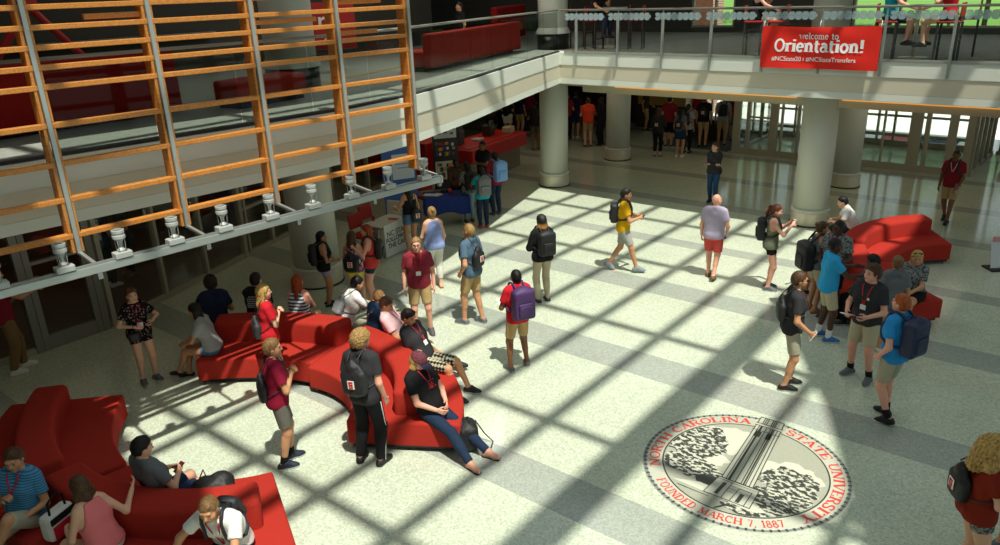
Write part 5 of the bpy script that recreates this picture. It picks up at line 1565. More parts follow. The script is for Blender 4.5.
B = dict(khaki=C('khaki', '#b59a6b'), sand=C('sand', '#b9b095'), stone=C('stone', '#aaa791'), grey=C('grey_short', '#6b6a62'), black=C('black_b', '#17171a'), denim=C('denim_b', '#5b7f9f', pattern='heather', col2='#4b6d8c'), ddenim=C('dark_denim', '#28405c', pattern='heather', col2='#1f344e'), jeans=C('jeans', '#2c5478', pattern='heather', col2='#234665'),
         djeans=C('dark_jeans', '#22324a', pattern='heather', col2='#1b293e'), coral=C('coral_b', '#d2524e'), yellow=C('lemon', '#d8cf4a'), lil=C('lilac', '#a79bc0'), white=C('white_b', '#dcdbd0'), beige=C('beige_b', '#b7ab90'), teal=C('aqua', '#7fc7bd'), plaid=C('plaid', '#1d1c1b', pattern='plaid', col2='#b5ad93'), navy=C('navy_b', '#20304d'), ljeans=C('light_jeans', '#7fa0b0'),
         grpat=C('grey_print', '#3f4242', pattern='camo', col2='#8b8f8e'), lgrey=C('pale_grey_b', '#a9aaa4'))
_sh = lambda n, c, s: ('shoe', mat('shoe_' + n, c, .6, pattern='shoe', col2=s))
S = dict(black=_sh('black', '#17181a', '#d9d9d6'), allblack=_sh('allblack', '#141416', '#191919'), navy=_sh('navy', '#1c2536', '#e2e2e0'), red=_sh('red', '#4a4f57', '#b53430'), grey=_sh('grey', '#5b6166', '#d2d2cc'), white=_sh('white', '#d6d2c6', '#e8e8e2'), blue=_sh('blue', '#2f6aa8', '#e6e6e2'), orange=_sh('orange', '#7d8a92', '#d65f2c'), brown=_sh('brown', '#6d5136', '#4d3826'), tan=_sh('tan', '#8d8474', '#c6bba4'),
         sandal=('sandal', mat('sandal_brown', '#5a3a24', .6)), flip=('sandal', mat('sandal_black', '#121212', .6)), flat=('flat', mat('flat_black', '#121214', .5)))
WALK = ((.33, .08, 0), (-.38, -.08, 0, .07, 32)); WALK2 = ((-.30, .08, 0, .06, 30), (.28, -.08, 0)); STEP = ((.12, .10, 8), (-.12, -.10, -8)); WIDE = ((.03, .16, 12), (-.03, -.16, -12))


def person(label, px, py, face, h, sex, skin, hair, top, bottom, shoes, z=0.0, dz=0.0, pos=None, group=None, **kw):
    kw.setdefault('q', .0135)
    b_, fr = build_person(h, sex, skin, hair, top, bottom, shoes, **kw)
    if pos is None: place(b_, px, py, face, z, dz)
    else: b_.location = (pos[0], pos[1], dz); b_.rotation_euler = (0, 0, math.radians(pos[2]))
    tag(b_, label, 'person', group)
    return b_, fr


def ring(c, r, a, yaw):
    t = math.radians(a); return (c[0] + r * math.cos(t), c[1] + r * math.sin(t), yaw)


B1C, A1C, C2C = (-7.93, 3.25), (-8.13, 6.10), (.07, 16.13)
sit = lambda lab, pos, *a, **k: person(lab, 0, 0, 0, *a, pos=pos, seated=True, **k)
pants = ('pants', B['black'])

# --- standing and walking in the middle
p, f = person('person in dark red polo and khaki shorts facing forward, arms down, lanyard and glasses', 423, 333, 180, 1.75, 'm', 'pink', ('short', 'strawberry'), ('polo', T['brick']), ('shorts', B['khaki']), S['red'], build=1.06, feet=((0, .15, 10), (0, -.13, -12)), extras=[lanyard(), glasses()])
p, f = person('person in slate blue shirt and khaki shorts turned away with a drawstring bag', 474, 323, 305, 1.85, 'm', 'tan', ('crew', 'sandy'), ('shirt', T['slate']), ('shorts', B['khaki']), S['grey'], arms=('pocket', 'down'), feet=STEP)
carry_back(p, f, 'bag', 'black drawstring bag with red emblem on the back in slate blue', '#17171a', emblem=True, size=.9, side=.03)
p, f = person('person in periwinkle sleeveless top and white trousers seen from behind, hair in bun', 437, 288, 345, 1.68, 'f', 'fair', ('bun', 'sandy'), ('tank', T['periw']), ('capri', B['white']), S['sandal'], build=1.1, arms=('hold', 'loose'))
p, f = person('person in black crop top and denim shorts holding a cup beside the white table', 413, 254, 335, 1.64, 'f', 'tan', ('xlong', 'dark'), ('crop', T['black']), ('short', B['denim']), S['sandal'], arms=('cup', 'down'))
o = MB().lathe((0, 0, -.06), [(.030, 0), (.040, .11), (.043, .115), (.040, .125), (0.001, .13)], 20).build('coffee_cup', mat('cup_white', '#d9d6cc', .5), None, world_pt(p, f['AR'][0]['hand'])); tag(o, 'small white coffee cup in the hand of the person in the crop top', 'cup')
carry_back(p, f, 'bag', 'black drawstring bag hanging on the person in the crop top', '#161618', emblem=True, size=.8, side=-.08, dz=-.18)
p, f = person('person in black jacket and beige trousers with two-tone hair, turned away', 543, 302, 335, 1.71, 'f', 'tan', ('ombre_long', 'dark'), ('jacket', T['black']), ('slim', B['beige']), S['navy'], arms=('hold', 'hold'))
carry_back(p, f, 'pack', 'black backpack on the person in black jacket and beige trousers', '#151517', size=1.0)
p, f = person('person in red shirt and khaki shorts seen from behind wearing the purple backpack', 519, 368, 335, 1.64, 'm', 'brown', ('crew', 'black'), ('shirt', T['red']), ('shorts', B['khaki']), S['grey'], arms=('hold', 'hold'), feet=((-.02, .17, 12), (.03, -.17, -20)), extras=[lanyard()])
carry_back(p, f, 'pack', 'purple backpack with round stickers on the person in red', '#43275a', '#6e5a80', size=1.1)
o = held(p, f, 0, 'paper_sheet', 'folded white sheet in the hands of the person with the purple backpack', 'paper', (.2, .15, .004), '#d9d9d4', .5)
p, f = person('person in yellow shirt walking to the right with a small backpack', 623, 271, 90, 1.76, 'm', 'tan', ('short', 'dark'), ('shirt', T['yellow']), ('shorts', B['lgrey']), S['orange'], arms=('phone', 'phone'), feet=WALK2, head=(0, 8), extras=[lanyard('#b01c2a', False)])
carry_back(p, f, 'pack', 'slim black backpack on the walking person in yellow', '#1d1e21', size=.85)
held(p, f, 1, 'phone', 'dark phone in the hand of the walking person in yellow', 'phone', (.14, .07, .01), '#16161a', .5)
p, f = person('bald person in lavender polo and coral shorts walking away', 711, 278, 10, 1.72, 'm', 'pink', ('bald', 'sandy'), ('polo', T['lav']), ('shorts', B['coral']), S['brown'], build=1.12, feet=((.10, .08, 5), (-.16, -.07, -5, .03, 18)), arms=('down', ((.12, .05, -.48), (-1, .5, 0), .8)), head=(-30, 0))
held(p, f, 1, 'phone', 'grey phone in the right hand of the bald person in lavender', 'phone', (.14, .07, .01), '#70809a', .9)
p, f = person('person in dark blouse and blue jeans standing with folded arms before the doors', 712, 203, 195, 1.62, 'f', 'fair', ('bob', 'brown'), ('long', T['char']), ('jeans', B['jeans']), S['allblack'], arms=('fold', 'fold'), feet=STEP, head=(-25, 0), build=1.06, q=.016)
held(p, f, 0, 'phone', 'dark phone held by the person in blue jeans before the doors', 'phone', (.13, .07, .01), '#1a1a1e', .6)
p, f = person('person in sage tank top and black shorts with ponytail looking at a phone', 767, 289, 88, 1.68, 'f', 'pink', ('pony', 'auburn'), ('tank', T['green']), ('short', B['black']), S['grey'], arms=('raise_', 'raise_'), head=(0, 15))
carry_back(p, f, 'pack', 'black backpack on the person in the sage tank top', '#1c1d20', size=.9)
held(p, f, 1, 'phone', 'pale phone raised by the person in the sage tank top', 'phone', (.14, .07, .01), '#b9b4ae', .9)
p, f = person('person in red polo and khaki shorts walking forward near the glass doors', 945, 222, 192, 1.72, 'm', 'brown', ('crew', 'black'), ('polo', T['darkred']), ('shorts', B['khaki']), S['allblack'], arms=('swing', 'down'), feet=((.22, .08, 0), (-.2, -.08, 0, .04, 25)), extras=[lanyard('#d0d0d0', False, .2)], q=.015)
held(p, f, 0, 'folder', 'dark red folder carried by the person in the red polo near the doors', 'folder', (.30, .02, .22), '#7a2028', .2)
carry_back(p, f, 'pack', 'dark backpack on the walking person in the red polo', '#1a1a1c', size=.85)

# --- left side
p, f = person('person in black floral romper with red lanyard standing alone near the glass wall', 150, 381, 165, 1.57, 'f', 'fair', ('long', 'auburn'), ('romper', T['floral']), ('short', T['floral']), S['grey'], arms=(((.20, .02, -.26), (-.6, 1, -.6), .8), ((.16, -.06, -.30), (-.5, 1, -.2), .6)), feet=((.0, .12, 15), (.02, -.11, -10)), head=(0, 0), extras=[lanyard(length=.30), glasses(True, True), wrist_band(1, '#161616')])
held(p, f, 0, 'phone', 'black phone in the hand of the person in the floral romper', 'phone', (.14, .07, .012), '#121214', .4)
bg = MB().box((0, 0, 0), (.10, .16, .14), bev=.03).tube([(0, .06, .06), (-.02, .1, .35), (-.05, .02, .52)], .006, 6).build('small_purse', mat('purse_black', '#171619', .5), None, world_pt(p, V3(.17, -.13, .86))); bg.rotation_euler = p.rotation_euler; tag(bg, 'small black purse at the hip of the person in the floral romper', 'purse')
p, f = person('person in dark red polo and tan trousers reaching out at the left picture edge', 20, 371, 85, 1.78, 'm', 'tan', ('short', 'dark'), ('polo', T['darkred']), ('pants', C('tan_trousers', '#80643f')), S['white'], arms=('reach', 'reach'), feet=((.10, .10, 5), (-.08, -.1, -5)))
p, f = person('person in black tank top and lilac shorts with long black hair by the column', 329, 306, 85, 1.49, 'f', 'olive', ('long', 'black'), ('tank', T['black']), ('short', B['lil']), S['black'], arms=('fold', 'hold'))
carry_back(p, f, 'pack', 'black backpack on the person in the black tank top', '#18181b', size=.8)
p, f = person('person in colourful flowered blouse and yellow shorts seen from behind', 359, 309, 20, 1.53, 'f', 'fair', ('long', 'brown'), ('tank', T['multi']), ('short', B['yellow']), S['grey'], arms=('hold', 'hold'), feet=((.03, .10, 8), (-.03, -.16, -15)))
carry_back(p, f, 'bag', 'black drawstring bag with red emblem on the flowered blouse', '#17171a', emblem=True, size=.95, dz=-.06)
p, f = person('person in coral tank top and denim shorts with long red hair, talking', 375, 306, 280, 1.61, 'f', 'pink', ('long', 'red'), ('tank', T['coral']), ('short', B['ddenim']), S['blue'], arms=(((.26, .10, -.05), (.1, .8, -1), .5), 'phone'), head=(0, 4), extras=[lanyard('#c8a0a0')])
carry_back(p, f, 'pack', 'small black backpack on the person in the coral tank top', '#1c1c20', size=.75, side=.02)
held(p, f, 1, 'phone', 'black phone in the hand of the person in coral', 'phone', (.14, .07, .01), '#141417', 1.0)
p, f = person('person in maroon shirt and grey shorts standing inside the sofa ring', 288, 463, 85, 1.75, 'm', 'tan', ('short', 'lightbrown'), ('shirt', T['maroon']), ('shorts', B['grey']), S['navy'], arms=('chest', 'chest'), head=(-6, 4), feet=((.06, .09, 6), (-.06, -.11, -8)), socks=(T['black'], .10))
carry_back(p, f, 'bag', 'plain black drawstring bag on the person in maroon', '#1b1b1e', size=.85, dz=-.08)
p, f = person('curly blond person in black track trousers with a big black backpack at the sofa', 373, 462, 35, 1.82, 'm', 'pink', ('curly', 'sandy'), ('shirt', T['char']), pants, S['allblack'], arms=('down', 'down'), slean=-5, lean=4, feet=((-.03, .15, 10), (.0, -.13, -10)), head=(-25, 12))
for s in (1, -1):
    g = f['legs'][0 if s > 0 else 1]; l_ = V3(0, s, 0)
    MB().tube([g['hip'] + l_ * .108 + (g['kn'] - g['hip']) * .1, g['kn'] + l_ * .078, g['an'] + l_ * .062], .007, 6).build('side_stripe', T['white'], p)
carry_back(p, f, 'bag', 'large black drawstring backpack with red emblem on the curly blond person', '#1e1f22', '#2c2d30', emblem=True, size=1.18)
p, f = person('long-haired blond person in red shirt and aqua shorts standing before the sofa', 277, 386, 80, 1.66, 'f', 'fair', ('long', 'blond'), ('shirt', T['red']), ('mid', B['teal']), S['white'], arms=('chest', 'chest'), extras=[lanyard('#a01820')])
carry_back(p, f, 'bag', 'dark grey drawstring bag on the blond person in red', '#2d3033', size=.8, dz=-.12)

# --- seated on the middle sofa
p, f = sit('person in navy shirt with curly dark hair sitting with back to the room', ring(B1C, 4.18, 138.5, 150), 1.76, 'm', 'tan', ('curly', 'dark'), ('shirt', T['navy']), ('shorts', B['black']), S['black'], arms=('knee', 'hold'), lean=8, extras=[lanyard('#c22a20', False)])
p, f = sit('person in black shirt with white back print sitting on the far side of the sofa', ring(B1C, 4.18, 129, 120), 1.78, 'm', 'fair', ('short', 'black'), ('shirt', T['black']), ('shorts', B['khaki']), S['black'], arms=('knee', 'prop'), lean=6, extras=[chest_print('#a9adab', .22, .17, True, 6)])
p, f = sit('red-haired person in striped top sitting with back to the room', ring(B1C, 4.18, 119.5, 118), 1.68, 'f', 'pink', ('xlong', 'red'), ('tank', T['stripe']), ('short', B['denim']), S['white'], arms=('lap', 'lap'), lean=8, build=1.1)
p, f = sit('person in grey shirt and denim shorts with long black hair on sofa end', tuple(at(213, 352, .43)[:2]) + (222,), 1.64, 'f', 'olive', ('xlong', 'black'), ('shirt', T['lgrey']), ('short', B['denim']), S['flat'], arms=('lap', 'lap'), lean=16, head=(-15, 15), feet=((.62, -.02, -10, .06), (.50, -.10, 0)))
p, f = sit('person in white shirt with grey strap bending forward on the sofa', ring(B1C, 4.2, 108.5, 78), 1.76, 'm', 'tan', ('short', 'black'), ('shirt', T['white']), ('shorts', B['stone']), S['grey'], arms=('knee', 'knee'), lean=30, head=(-10, 18), feet=((.78, .12, 0), (.62, -.12, 0)))
carry_back(p, f, 'bag', 'grey drawstring bag on the person in white bending forward', '#8b9094', size=.75, front=True)
p, f = sit('blond child in navy denim shirt sitting with back to the room', ring((-8.3, 4.55), 2.76, 96, 85), 1.52, 'm', 'pink', ('short', 'strawberry'), ('long', T['navyden']), ('pants', B['djeans']), S['grey'], arms=('lap', 'lap'), lean=12, head=(-10, 12), feet=((.44, .10, 5), (.44, -.10, -5)))
p, f = sit('person in pale pink shirt leaning back on the sofa with one arm along the backrest', ring((-8.3, 4.55), 2.74, 83, 35), 1.78, 'm', 'tan', ('short', 'brown'), ('shirt', T['pink']), ('shorts', B['lgrey']), S['black'], arms=('behind', 'lap'), lean=-26, tilt=-22, feet=((.92, .06, 0), (.70, -.16, -5)), head=(0, 24), extras=[lanyard('#c86a70', False)])
p, f = sit('person in grey shirt and plaid shorts leaning back with arms crossed', ring((-8.3, 4.55), 2.70, 68, 15), 1.80, 'm', 'tan', ('short', 'dark'), ('shirt', T['char']), ('long', B['plaid']), S['black'], arms=('fold', 'fold'), lean=-27, tilt=-22, feet=((.62, .16, 8), (.58, -.14, -8)), head=(0, 20), extras=[lanyard('#b8202c')])
p, f = sit('person in checked cap, black shirt and jeans leaning back on the sofa corner', tuple(at(432, 415, .43)[:2]) + (4,), 1.80, 'm', 'pink', ('bob', 'blond'), ('shirt', T['black']), ('jeans', B['djeans']), S['flip'], arms=(((.36, -.12, -.30), (-.6, .8, -.2), .6), ((.36, -.06, -.34), (-.6, .8, -.2), .6)), lean=-24, tilt=-15, feet=((.78, .12, 8), (.74, -.20, -12)), head=(0, 32),
       extras=[cap(C('cap_plaid', '#2e3350', pattern='plaid', col2='#8a3038', scale=2), C('cap_brim', '#3a3550')), lanyard('#b3202a', False), chest_print('#a8232a', .10, .09, False, 4, -.02)])

# --- near corner sofa
p, f = sit('person in blue striped shirt and khaki shorts with crossed legs at the left edge', ring(CA, 2.78, -90, -58), 1.76, 'm', 'tan', ('short', 'brown'), ('shirt', T['bstripe']), ('long', B['stone']), S['blue'], arms=('hold', 'chest'), lean=-10, feet=((.50, -.05, -60, .30), (.55, -.16, 0)), head=(10, 14), extras=[lanyard('#c41c3c', False, .2), ])
p, f = sit('person in salmon sleeveless top with brown bob reaching into a bag', ring(CA, 2.72, -66, -165), 1.66, 'f', 'fair', ('bob', 'brown'), ('tank', T['salmon']), ('short', B['white']), S['sandal'], arms=('hold', ((-.10, .30, -.06), (-.6, .6, -.6), .5)), lean=14, head=(-10, 20), build=1.05)
b_ = MB().box((0, 0, .17), (.16, .34, .30), bev=.05).build('tote_bag', mat('tote_white', '#d5d2cb', .7), None, (-7.72, 2.10, .44), .4); tag(b_, 'white, red and black tote bag beside the person in salmon', 'bag')
MB().box((.082, 0, .12), (.01, .28, .16), bev=.004).build('red_panel', T['red'], b_); MB().box((.082, .0, .26), (.012, .30, .07), bev=.004).build('black_panel', T['black'], b_)
MB().tube([(.03, -.1, .31), (.03, -.09, .45), (.03, .0, .5), (.03, .09, .45), (.03, .1, .31)], .012, 8).build('handle', T['black'], b_)
p, f = sit('person in grey shirt sitting inside the ring looking at a phone', ring(CA, 1.92, -64, 95), 1.76, 'm', 'fair', ('short', 'black'), ('shirt', T['grey']), ('shorts', B['navy']), S['black'], arms=('phone', 'phone'), lean=-14, tilt=-10, feet=((.62, .16, 5), (.60, -.12, -5)), head=(-12, 12))
held(p, f, 1, 'phone', 'dark red phone in the hands of the person in grey', 'phone', (.14, .07, .012), '#5a1722', .6)
v, qd = sdf_mesh([([ell((0, 0, .10), (.24, .17, .11)), ell((.08, .05, .15), (.13, .11, .09)), prim((.2, 0, .08), (.30, .02, .10), .05, .02, .04)], [])], .015, (.006, 40, .5))
bg = link('slouched_bag', np_mesh('slouched_bag', v, qd), mat('bag_black_soft', '#17171a', .6), None, ring(CA, 1.86, -47, 0)[:2] + (.435,), .6); bg.scale = (1.05, 1.05, 1.3); tag(bg, 'soft black bag slumped on the sofa beside the person in grey', 'bag')
MB().tube([(-.1, .1, .14), (-.16, .16, .2), (-.2, .1, .12)], .008, 6).build('strap', T['black'], bg)
p, f = sit('person in white shirt with red patterned lanyard bending over at the sofa end', ring(CA, 2.74, -38, -62), 1.76, 'm', 'tan', ('short', 'lightbrown'), ('shirt', T['white']), ('shorts', B['black']), S['black'], arms=('knee', ((.30, .22, -.36), (-.4, 1, -.3), .5)), lean=30, head=(8, 20), extras=[lanyard('#b3202c', False, .34)])
carry_back(p, f, 'pack', 'black backpack on the person in white at the near sofa end', '#1b1c22', size=.62)

# --- right group
p, f = person('person in dark shirt and sunglasses seen from the side holding a paper', 786, 387, 78, 1.80, 'm', 'tan', ('short', 'brown'), ('shirt', T['char']), ('shorts', B['stone']), S['black'], arms=('down', ((.18, .04, -.46), (-1, .5, 0), .7)), head=(5, 6), feet=((.05, .1, 5), (-.05, -.1, -5)), extras=[lanyard(), glasses(True)])
carry_back(p, f, 'bag', 'black drawstring bag on the person in sunglasses', '#17181a', size=.9)
held(p, f, 1, 'paper_sheet', 'white paper in the hand of the person in sunglasses', 'paper', (.16, .10, .004), '#dcdcd8', 1.0)
p, f = person('person in bright blue shirt and white socks gesturing with open hands', 822, 339, 72, 1.74, 'm', 'dark', ('crew', 'black'), ('shirt', T['blue']), ('shorts', B['sand']), S['blue'], arms=('gesture', 'gesture'), feet=((-.05, .13, 8), (.05, -.12, -8)), socks=(T['white'], .14), head=(0, 4))
p, f = person('person in black shirt and sand shorts facing forward, reading a paper and phone', 858, 378, 208, 1.78, 'm', 'pink', ('curly', 'brown'), ('shirt', T['char']), ('shorts', B['sand']), S['grey'], arms=('hold', 'hold'), build=1.1, feet=((.02, .17, 14), (-.04, -.16, -14)), head=(-18, 0), socks=(T['black'], .12), extras=[lanyard(), glasses(True, True)])
held(p, f, 1, 'paper_sheet', 'folded paper held by the person in black reading', 'paper', (.2, .13, .006), '#cfcfcb', .3)
held(p, f, 0, 'phone', 'black phone held by the person reading a paper', 'phone', (.14, .07, .012), '#121214', .3)
o = MB().lathe((0, 0, 0), [(.0001, 0), (.022, .002), (.02, .006), (.0001, .007)], 20).build('button_badge', mat('badge_yellow', '#d8d2a0', .4), p); q_ = out_of(f, f['Ch'] + f['cl'] * .07 + f['cu'] * .02, f['cf'], .006); o.location = tuple(q_); o.rotation_euler = (0, PI / 2, 0)
p, f = person('red-haired person in azure shirt and stone shorts with a navy backpack', 884, 419, 300, 1.80, 'm', 'pink', ('short', 'ginger'), ('shirt', T['blue2']), ('shorts', B['stone']), S['black'], arms=('pocket', 'pocket'), feet=((-.10, .10, 8, .02, 15), (.05, -.10, -8)), socks=(T['black'], .12), extras=[lanyard('#c22030', False)])
carry_back(p, f, 'pack', 'navy blue backpack on the red-haired person in azure', '#1b2648', '#111a33', size=1.12)
p, f = person('person in grey shirt and light denim shorts seen from behind by the sofa', 884, 352, 345, 1.60, 'f', 'tan', ('bun', 'lightbrown'), ('shirt', T['grey']), ('short', B['denim']), S['white'], arms=('hip', 'down'))
o = MB().box((0, 0, .17), (.10, .24, .34), bev=.01).build('shopping_bag', mat('bag_red', '#c51f23', .5), None, (-2.45, 12.45, 0), .4); tag(o, 'small red shopping bag standing by the person in light denim shorts', 'bag')
MB().tube([(0, -.06, .33), (0, -.04, .45), (0, .04, .45), (0, .06, .33)], .006, 6).build('handle', mat('bag_handle_red', '#7d1517', .5), o)
p, f = sit('person in grey patterned blouse and black skirt sitting on the sofa end', ring(C2C, 3.42, 229, 262), 1.68, 'f', 'tan', ('long', 'blond'), ('shirt', T['leaf']), ('skirt', B['black']), S['flat'], arms=('lap', 'down'), build=1.15, lean=4, head=(25, 10), extras=[glasses(True, True)])
p, f = sit('person in denim shirt with black hair sitting on the right sofa', ring(C2C, 4.1, 227, 215), 1.52, 'm', 'brown', ('curly', 'black'), ('shirt', T['denimshirt']), ('pants', B['black']), S['black'], arms=('lap', 'lap'), head=(-20, 10))
p, f = sit('person in purple shirt with black hair sitting on the outer side of the right sofa', ring(C2C, 4.18, 208, 212), 1.74, 'm', 'tan', ('short', 'black'), ('shirt', T['purple']), ('shorts', B['black']), S['black'], arms=('knee', 'knee'), lean=8, head=(-15, 6))
p, f = sit('person in white shirt sitting behind the right sofa back with a phone', ring(CC, 2.78, 160, 200), 1.66, 'm', 'fair', ('short', 'black'), ('shirt', T['white']), ('shorts', B['navy']), S['grey'], arms=('phone', 'phone'), lean=30, head=(0, 18))
held(p, f, 0, 'phone', 'black phone held up by the person in white behind the right sofa', 'phone', (.14, .07, .012), '#141416', .9)
p, f = person('person in grey sleeveless top with a black shoulder bag in the right group', 811, 311, 60, 1.66, 'f', 'olive', ('bun', 'brown'), ('tank', T['grey']), ('mid', B['sand']), S['sandal'], arms=('hold', 'hold'), head=(0, 5), build=1.08)
carry_back(p, f, 'pack', 'large black bag hanging on the person in the sleeveless top', '#141416', size=1.15, dz=-.12)
o = MB().box((0, 0, 0), (.30, .05, .26), bev=.02).build('folded_cloth', mat('cloth_orange', '#d9452c', .8), None, world_pt(p, V3(.30, -.05, .92)), p.rotation_euler.z + .6); tag(o, 'orange and white folded cloth under the arm of the person in the sleeveless top', 'cloth')
MB().box((0, -.001, -.06), (.31, .054, .10), bev=.02).build('white_band', T['white'], o)
p, f = person('person with glasses and grey shirt behind the person in bright blue', 828, 317, 200, 1.76, 'm', 'dark', ('crew', 'black'), ('shirt', T['leaf']), ('shorts', B['black']), S['black'], arms=('hold', 'hold'), head=(-20, 0), extras=[lanyard(), glasses()])
p, f = person('person with frizzy blond hair, rust top and grey patterned shorts at the right edge', 961, 584, 60, 1.66, 'f', 'fair', ('frizz', 'blond'), ('shirt', T['rust']), ('short', B['grpat']), S['sandal'], arms=('hold', 'hold'), build=1.12, head=(0, 10))
carry_back(p, f, 'bag', 'black drawstring bag with red emblem on the frizzy blond person', '#161618', emblem=True, size=.9, side=.06)
p, f = person('person with black hair and blue headband at the right picture edge', 1003, 553, 60, 1.64, 'f', 'tan', ('pony', 'black'), ('tank', T['black']), ('shorts', B['navy']), S['grey'], arms=('hold', 'hold'), extras=[headband('#4a78b0')])

# --- around the blue table
p, f = person('person with long black hair and light jeans before the blue table', 470, 222, 335, 1.55, 'f', 'brown', ('long', 'black'), ('shirt', T['leaf']), ('slim', B['ljeans']), S['sandal'], arms=('hold', 'hold'), q=.015)
carry_back(p, f, 'pack', 'black backpack on the person in light jeans at the blue table', '#141417', size=1.0)
p, f = person('person in teal shirt and dark jeans with red shoes at the blue table', 484, 228, 345, 1.54, 'f', 'brown', ('long', 'black'), ('shirt', T['teal']), ('slim', B['djeans']), _sh('scarlet', '#b3202a', '#b9b9b4'), arms=('raise_', 'hold'), q=.015)
carry_back(p, f, 'pack', 'grey and white backpack on the person in teal', '#6d7072', '#c9cbca', size=1.0)
p, f = person('person in red shirt and dark jeans wearing the light blue backpack', 497, 215, 325, 1.68, 'm', 'dark', ('crew', 'black'), ('shirt', T['darkred']), ('jeans', B['djeans']), S['grey'], arms=('hold', 'hold'), q=.015)
carry_back(p, f, 'pack', 'light blue backpack on the person in red at the blue table', '#6f9bd0', '#3f6aa8', size=1.15)
p, f = person('person in brown shirt sitting behind the blue table', 457, 190, 165, 1.70, 'm', 'dark', ('crew', 'black'), ('long', T['brown']), ('pants', B['black']), S['allblack'], arms=('knee', 'knee'), seated=True, z=.43, q=.016)
p, f = person('person in black clothes standing before the red counter', 485, 203, 215, 1.72, 'm', 'brown', ('crew', 'black'), ('shirt', T['black']), ('pants', B['black']), S['allblack'], arms=('fold', 'fold'), q=.016)

# --- crowd under the far upper floor
CR = 'crowd under the far upper floor'
for lab, px, py, fc, h, sx, sk_, hr, tp, bt, sh, ar, bag in (
        ('person in orange-red shirt and khaki shorts between the two columns', 588, 147, 350, 1.78, 'm', 'fair', ('crew', 'brown'), ('shirt', T['orange']), ('shorts', B['khaki']), S['black'], ('hold', 'hold'), None),
        ('person in navy shirt left of the one in orange-red', 575, 138, 10, 1.78, 'm', 'tan', ('short', 'dark'), ('shirt', T['navy']), ('shorts', B['navy']), S['white'], ('down', 'down'), None),
        ('person in black standing close before the grey column', 601, 146, 300, 1.78, 'm', 'dark', ('crew', 'black'), ('shirt', T['black']), ('pants', B['black']), S['black'], ('hold', 'hold'), None),
        ('person in dark clothes and leggings right of the grey column', 657, 157, 15, 1.66, 'f', 'fair', ('long', 'brown'), ('long', T['char']), ('capri', B['black']), S['grey'], ('hold', 'hold'), 'black drawstring bag on the person in leggings'),
        ('person in red jersey and black shorts facing the bright doors', 668, 147, 20, 1.80, 'm', 'tan', ('short', 'dark'), ('shirt', T['darkred']), ('long', B['black']), S['black'], ('down', 'down'), None),
        ('person in grey shirt and short skirt beside the red jersey', 679, 157, 20, 1.64, 'f', 'tan', ('xlong', 'black'), ('shirt', T['grey']), ('skirt', B['ddenim']), S['white'], ('down', 'down'), 'black drawstring bag on the person in the short skirt'),
        ('person in pale shirt with a small backpack in the crowd', 686, 153, 25, 1.66, 'f', 'tan', ('pony', 'dark'), ('shirt', T['lgrey']), ('slim', B['black']), S['allblack'], ('down', 'down'), 'small black backpack on the pale shirt in the crowd'),
        ('person in black shirt and khaki shorts facing the bright doors', 702, 147, 10, 1.82, 'm', 'tan', ('crew', 'black'), ('shirt', T['black']), ('shorts', B['khaki']), S['allblack'], ('down', 'down'), 'black drawstring bag on the black shirt facing the doors'),
        ('person in light grey shirt and khaki shorts on the entrance mat', 721, 146, 0, 1.80, 'm', 'tan', ('crew', 'dark'), ('shirt', T['lgrey']), ('shorts', B['khaki']), S['black'], ('down', 'down'), 'dark backpack on the light grey shirt at the entrance mat'),
        ('person in red shirt just beyond the one in light grey', 728, 141, 10, 1.78, 'm', 'tan', ('short', 'dark'), ('shirt', T['darkred']), ('shorts', B['grey']), S['black'], ('down', 'down'), None),
        ('person in red and white at the back of the crowd', 697, 132, 10, 1.78, 'm', 'tan', ('short', 'brown'), ('shirt', T['red']), ('shorts', B['white']), S['white'], ('down', 'down'), None),
        ('person in brown shorts walking behind the grey column', 645, 131, 90, 1.76, 'm', 'tan', ('short', 'brown'), ('shirt', T['brown']), ('shorts', B['khaki']), S['black'], ('swing', 'back'), None),
        ('person in black shirt left of the corner column', 536, 150, 350, 1.76, 'm', 'brown', ('crew', 'black'), ('shirt', T['black']), ('shorts', C('olive_short', '#5c5238')), S['brown'], ('hold', 'hold'), None),
        ('person in white skirt far back beyond the red counter', 508, 139, 20, 1.68, 'f', 'tan', ('long', 'dark'), ('shirt', T['black']), ('skirt', B['white']), S['flat'], ('hold', 'hold'), None),
        ('person in dark shirt farthest left in the rear crowd', 492, 140, 200, 1.76, 'm', 'brown', ('crew', 'black'), ('shirt', T['char']), ('pants', B['black']), S['allblack'], ('hold', 'hold'), None),
        ('person in dark red shirt half hidden between the corner column and the navy shirt', 567, 139, 30, 1.76, 'm', 'tan', ('crew', 'black'), ('shirt', T['darkred']), ('pants', B['black']), S['allblack'], ('hold', 'hold'), None),
        ('person in light shirt and dark trousers in the rear crowd behind the counter', 500, 131, 60, 1.74, 'm', 'tan', ('short', 'dark'), ('shirt', T['lgrey']), ('pants', B['black']), S['black'], ('down', 'hold'), None),
        ('person in maroon shirt and jeans in the rear crowd near the corner column', 530, 131, 320, 1.76, 'm', 'brown', ('crew', 'black'), ('shirt', T['maroon']), ('jeans', B['djeans']), S['black'], ('hold', 'down'), None),
        ('person in dark clothes inside the glazed shop, nearer the door', 116, 303, 60, 1.76, 'm', 'tan', ('short', 'dark'), ('shirt', T['navy']), ('pants', B['black']), S['white'], ('down', 'hold'), None),
        ('person in dark clothes inside the glazed shop, farther from the door', 137, 291, 250, 1.74, 'm', 'tan', ('crew', 'black'), ('shirt', T['char']), ('jeans', B['djeans']), S['brown'], ('hold', 'down'), None),
        ('person in dark blue shirt in the rear crowd beside the white skirt', 520, 136, 30, 1.76, 'm', 'tan', ('short', 'dark'), ('shirt', T['navy']), ('shorts', B['khaki']), S['white'], ('down', 'down'), None)):
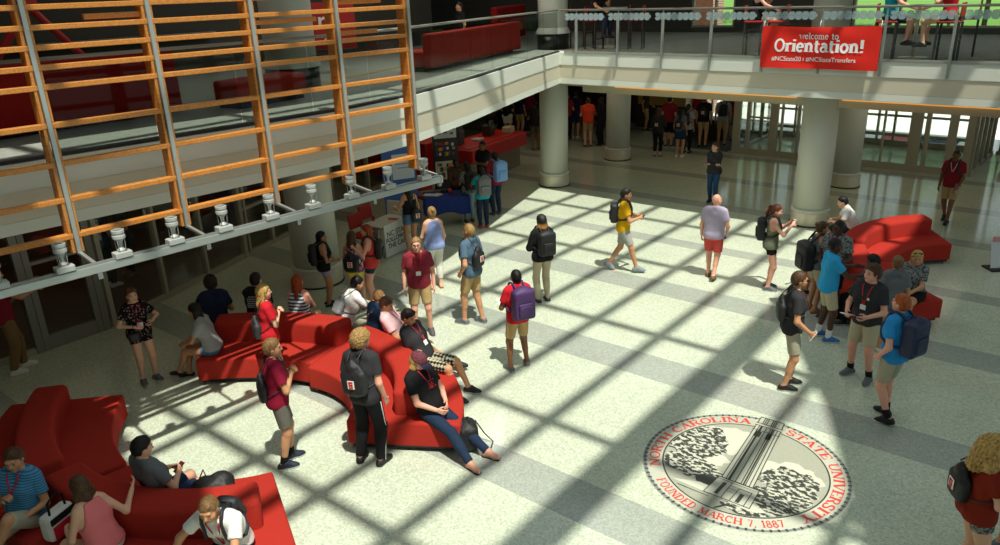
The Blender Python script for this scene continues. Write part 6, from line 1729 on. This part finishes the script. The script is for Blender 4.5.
    p, f = person(lab, px, py, fc, h, sx, sk_, hr, tp, bt, sh, arms=ar, q=.02)
    if 'shop' in lab: v_ = unit(at(px, py)); p.location = tuple(at(px, py) + v_ * 1.1 * V3(1, 1, 0))
    if bag: carry_back(p, f, 'pack' if 'backpack' in bag else 'bag', bag, '#161619', emblem='drawstring' in bag, size=.85)

# --- upper floor
UP = 3.9
for lab, px, py, fc, sx, sk_, hr, tp, bt, ex in (
        ('person in white cap and black shirt on a tall stool upstairs', 596, 49, 130, 'm', 'tan', ('crew', 'dark'), ('shirt', T['black']), ('pants', B['djeans']), [cap(T['white'], T['white'], -1)]),
        ('person in black top sitting on a tall stool left of the banner upstairs', 754, 56, 100, 'f', 'pink', ('bun', 'brown'), ('tank', T['black']), ('short', B['black']), []),
        ('person in teal shirt sitting on a tall stool right of the banner upstairs', 884, 60, 95, 'm', 'pink', ('short', 'brown'), ('shirt', T['teal']), ('shorts', B['navy']), []),
        ('person in red top and denim shorts on a tall stool at the upper right', 942, 62, 280, 'f', 'fair', ('long', 'sandy'), ('shirt', T['red']), ('short', B['ddenim']), [])):
    p, f = person(lab, px, py, fc, 1.70, sx, sk_, hr, tp, bt, S['black'], z=UP, dz=UP, seated=True, pz=.77 + .115, feet=((.40, .1, 5, .28), (.36, -.1, -5, .30)), arms=('raise_', 'knee'), extras=ex, q=.018)
p, f = person('dark silhouette of a person sitting beyond the glass railing upstairs', 462, 50, 250, 1.72, 'm', 'tan', ('short', 'dark'), ('shirt', T['black']), ('pants', B['black']), S['black'], z=UP, dz=UP, q=.02, seated=True)
# ------------------------------------------------------------------ ceiling lamps presumed below the slab, added fill lamps upstairs
def area(x, y, z, sx_, sy_, w, col):
    l = bpy.data.lights.new('ceiling_fill_lamp', 'AREA'); l.shape = 'RECTANGLE'; l.size = sx_; l.size_y = sy_; l.energy = w; l.color = col
    o = bpy.data.objects.new('ceiling_fill_lamp', l); COL.objects.link(o); o.location = (x, y, z); return o


WARM = (1.0, .80, .58)
for x in (-14, -9, -4, 3): area(x, 22.0, 2.88, 3, 4, 14, WARM)
area(-13.2, 11.5, 2.88, 2.5, 5, 9, WARM); area(-12.2, 5.0, 2.88, 2.5, 5, 4, WARM); area(-16.5, 18, 2.88, 3, 4, 20, WARM); area(-17, 5, 2.88, 3, 8, 12, WARM)
area(-14, 8, 7.25, 4, 10, 60, (1, .9, .75)); area(-6, 22, 7.25, 14, 4, 60, (1, .95, .85)); area(-18, 20, 7.25, 5, 6, 40, (1, .9, .75))  # added fill that lifts the dark upper floor
area(-13.2, 14.0, 7.2, 2, 5, 170, (1, .93, .85))  # added lamp to brighten the red bench behind the railing
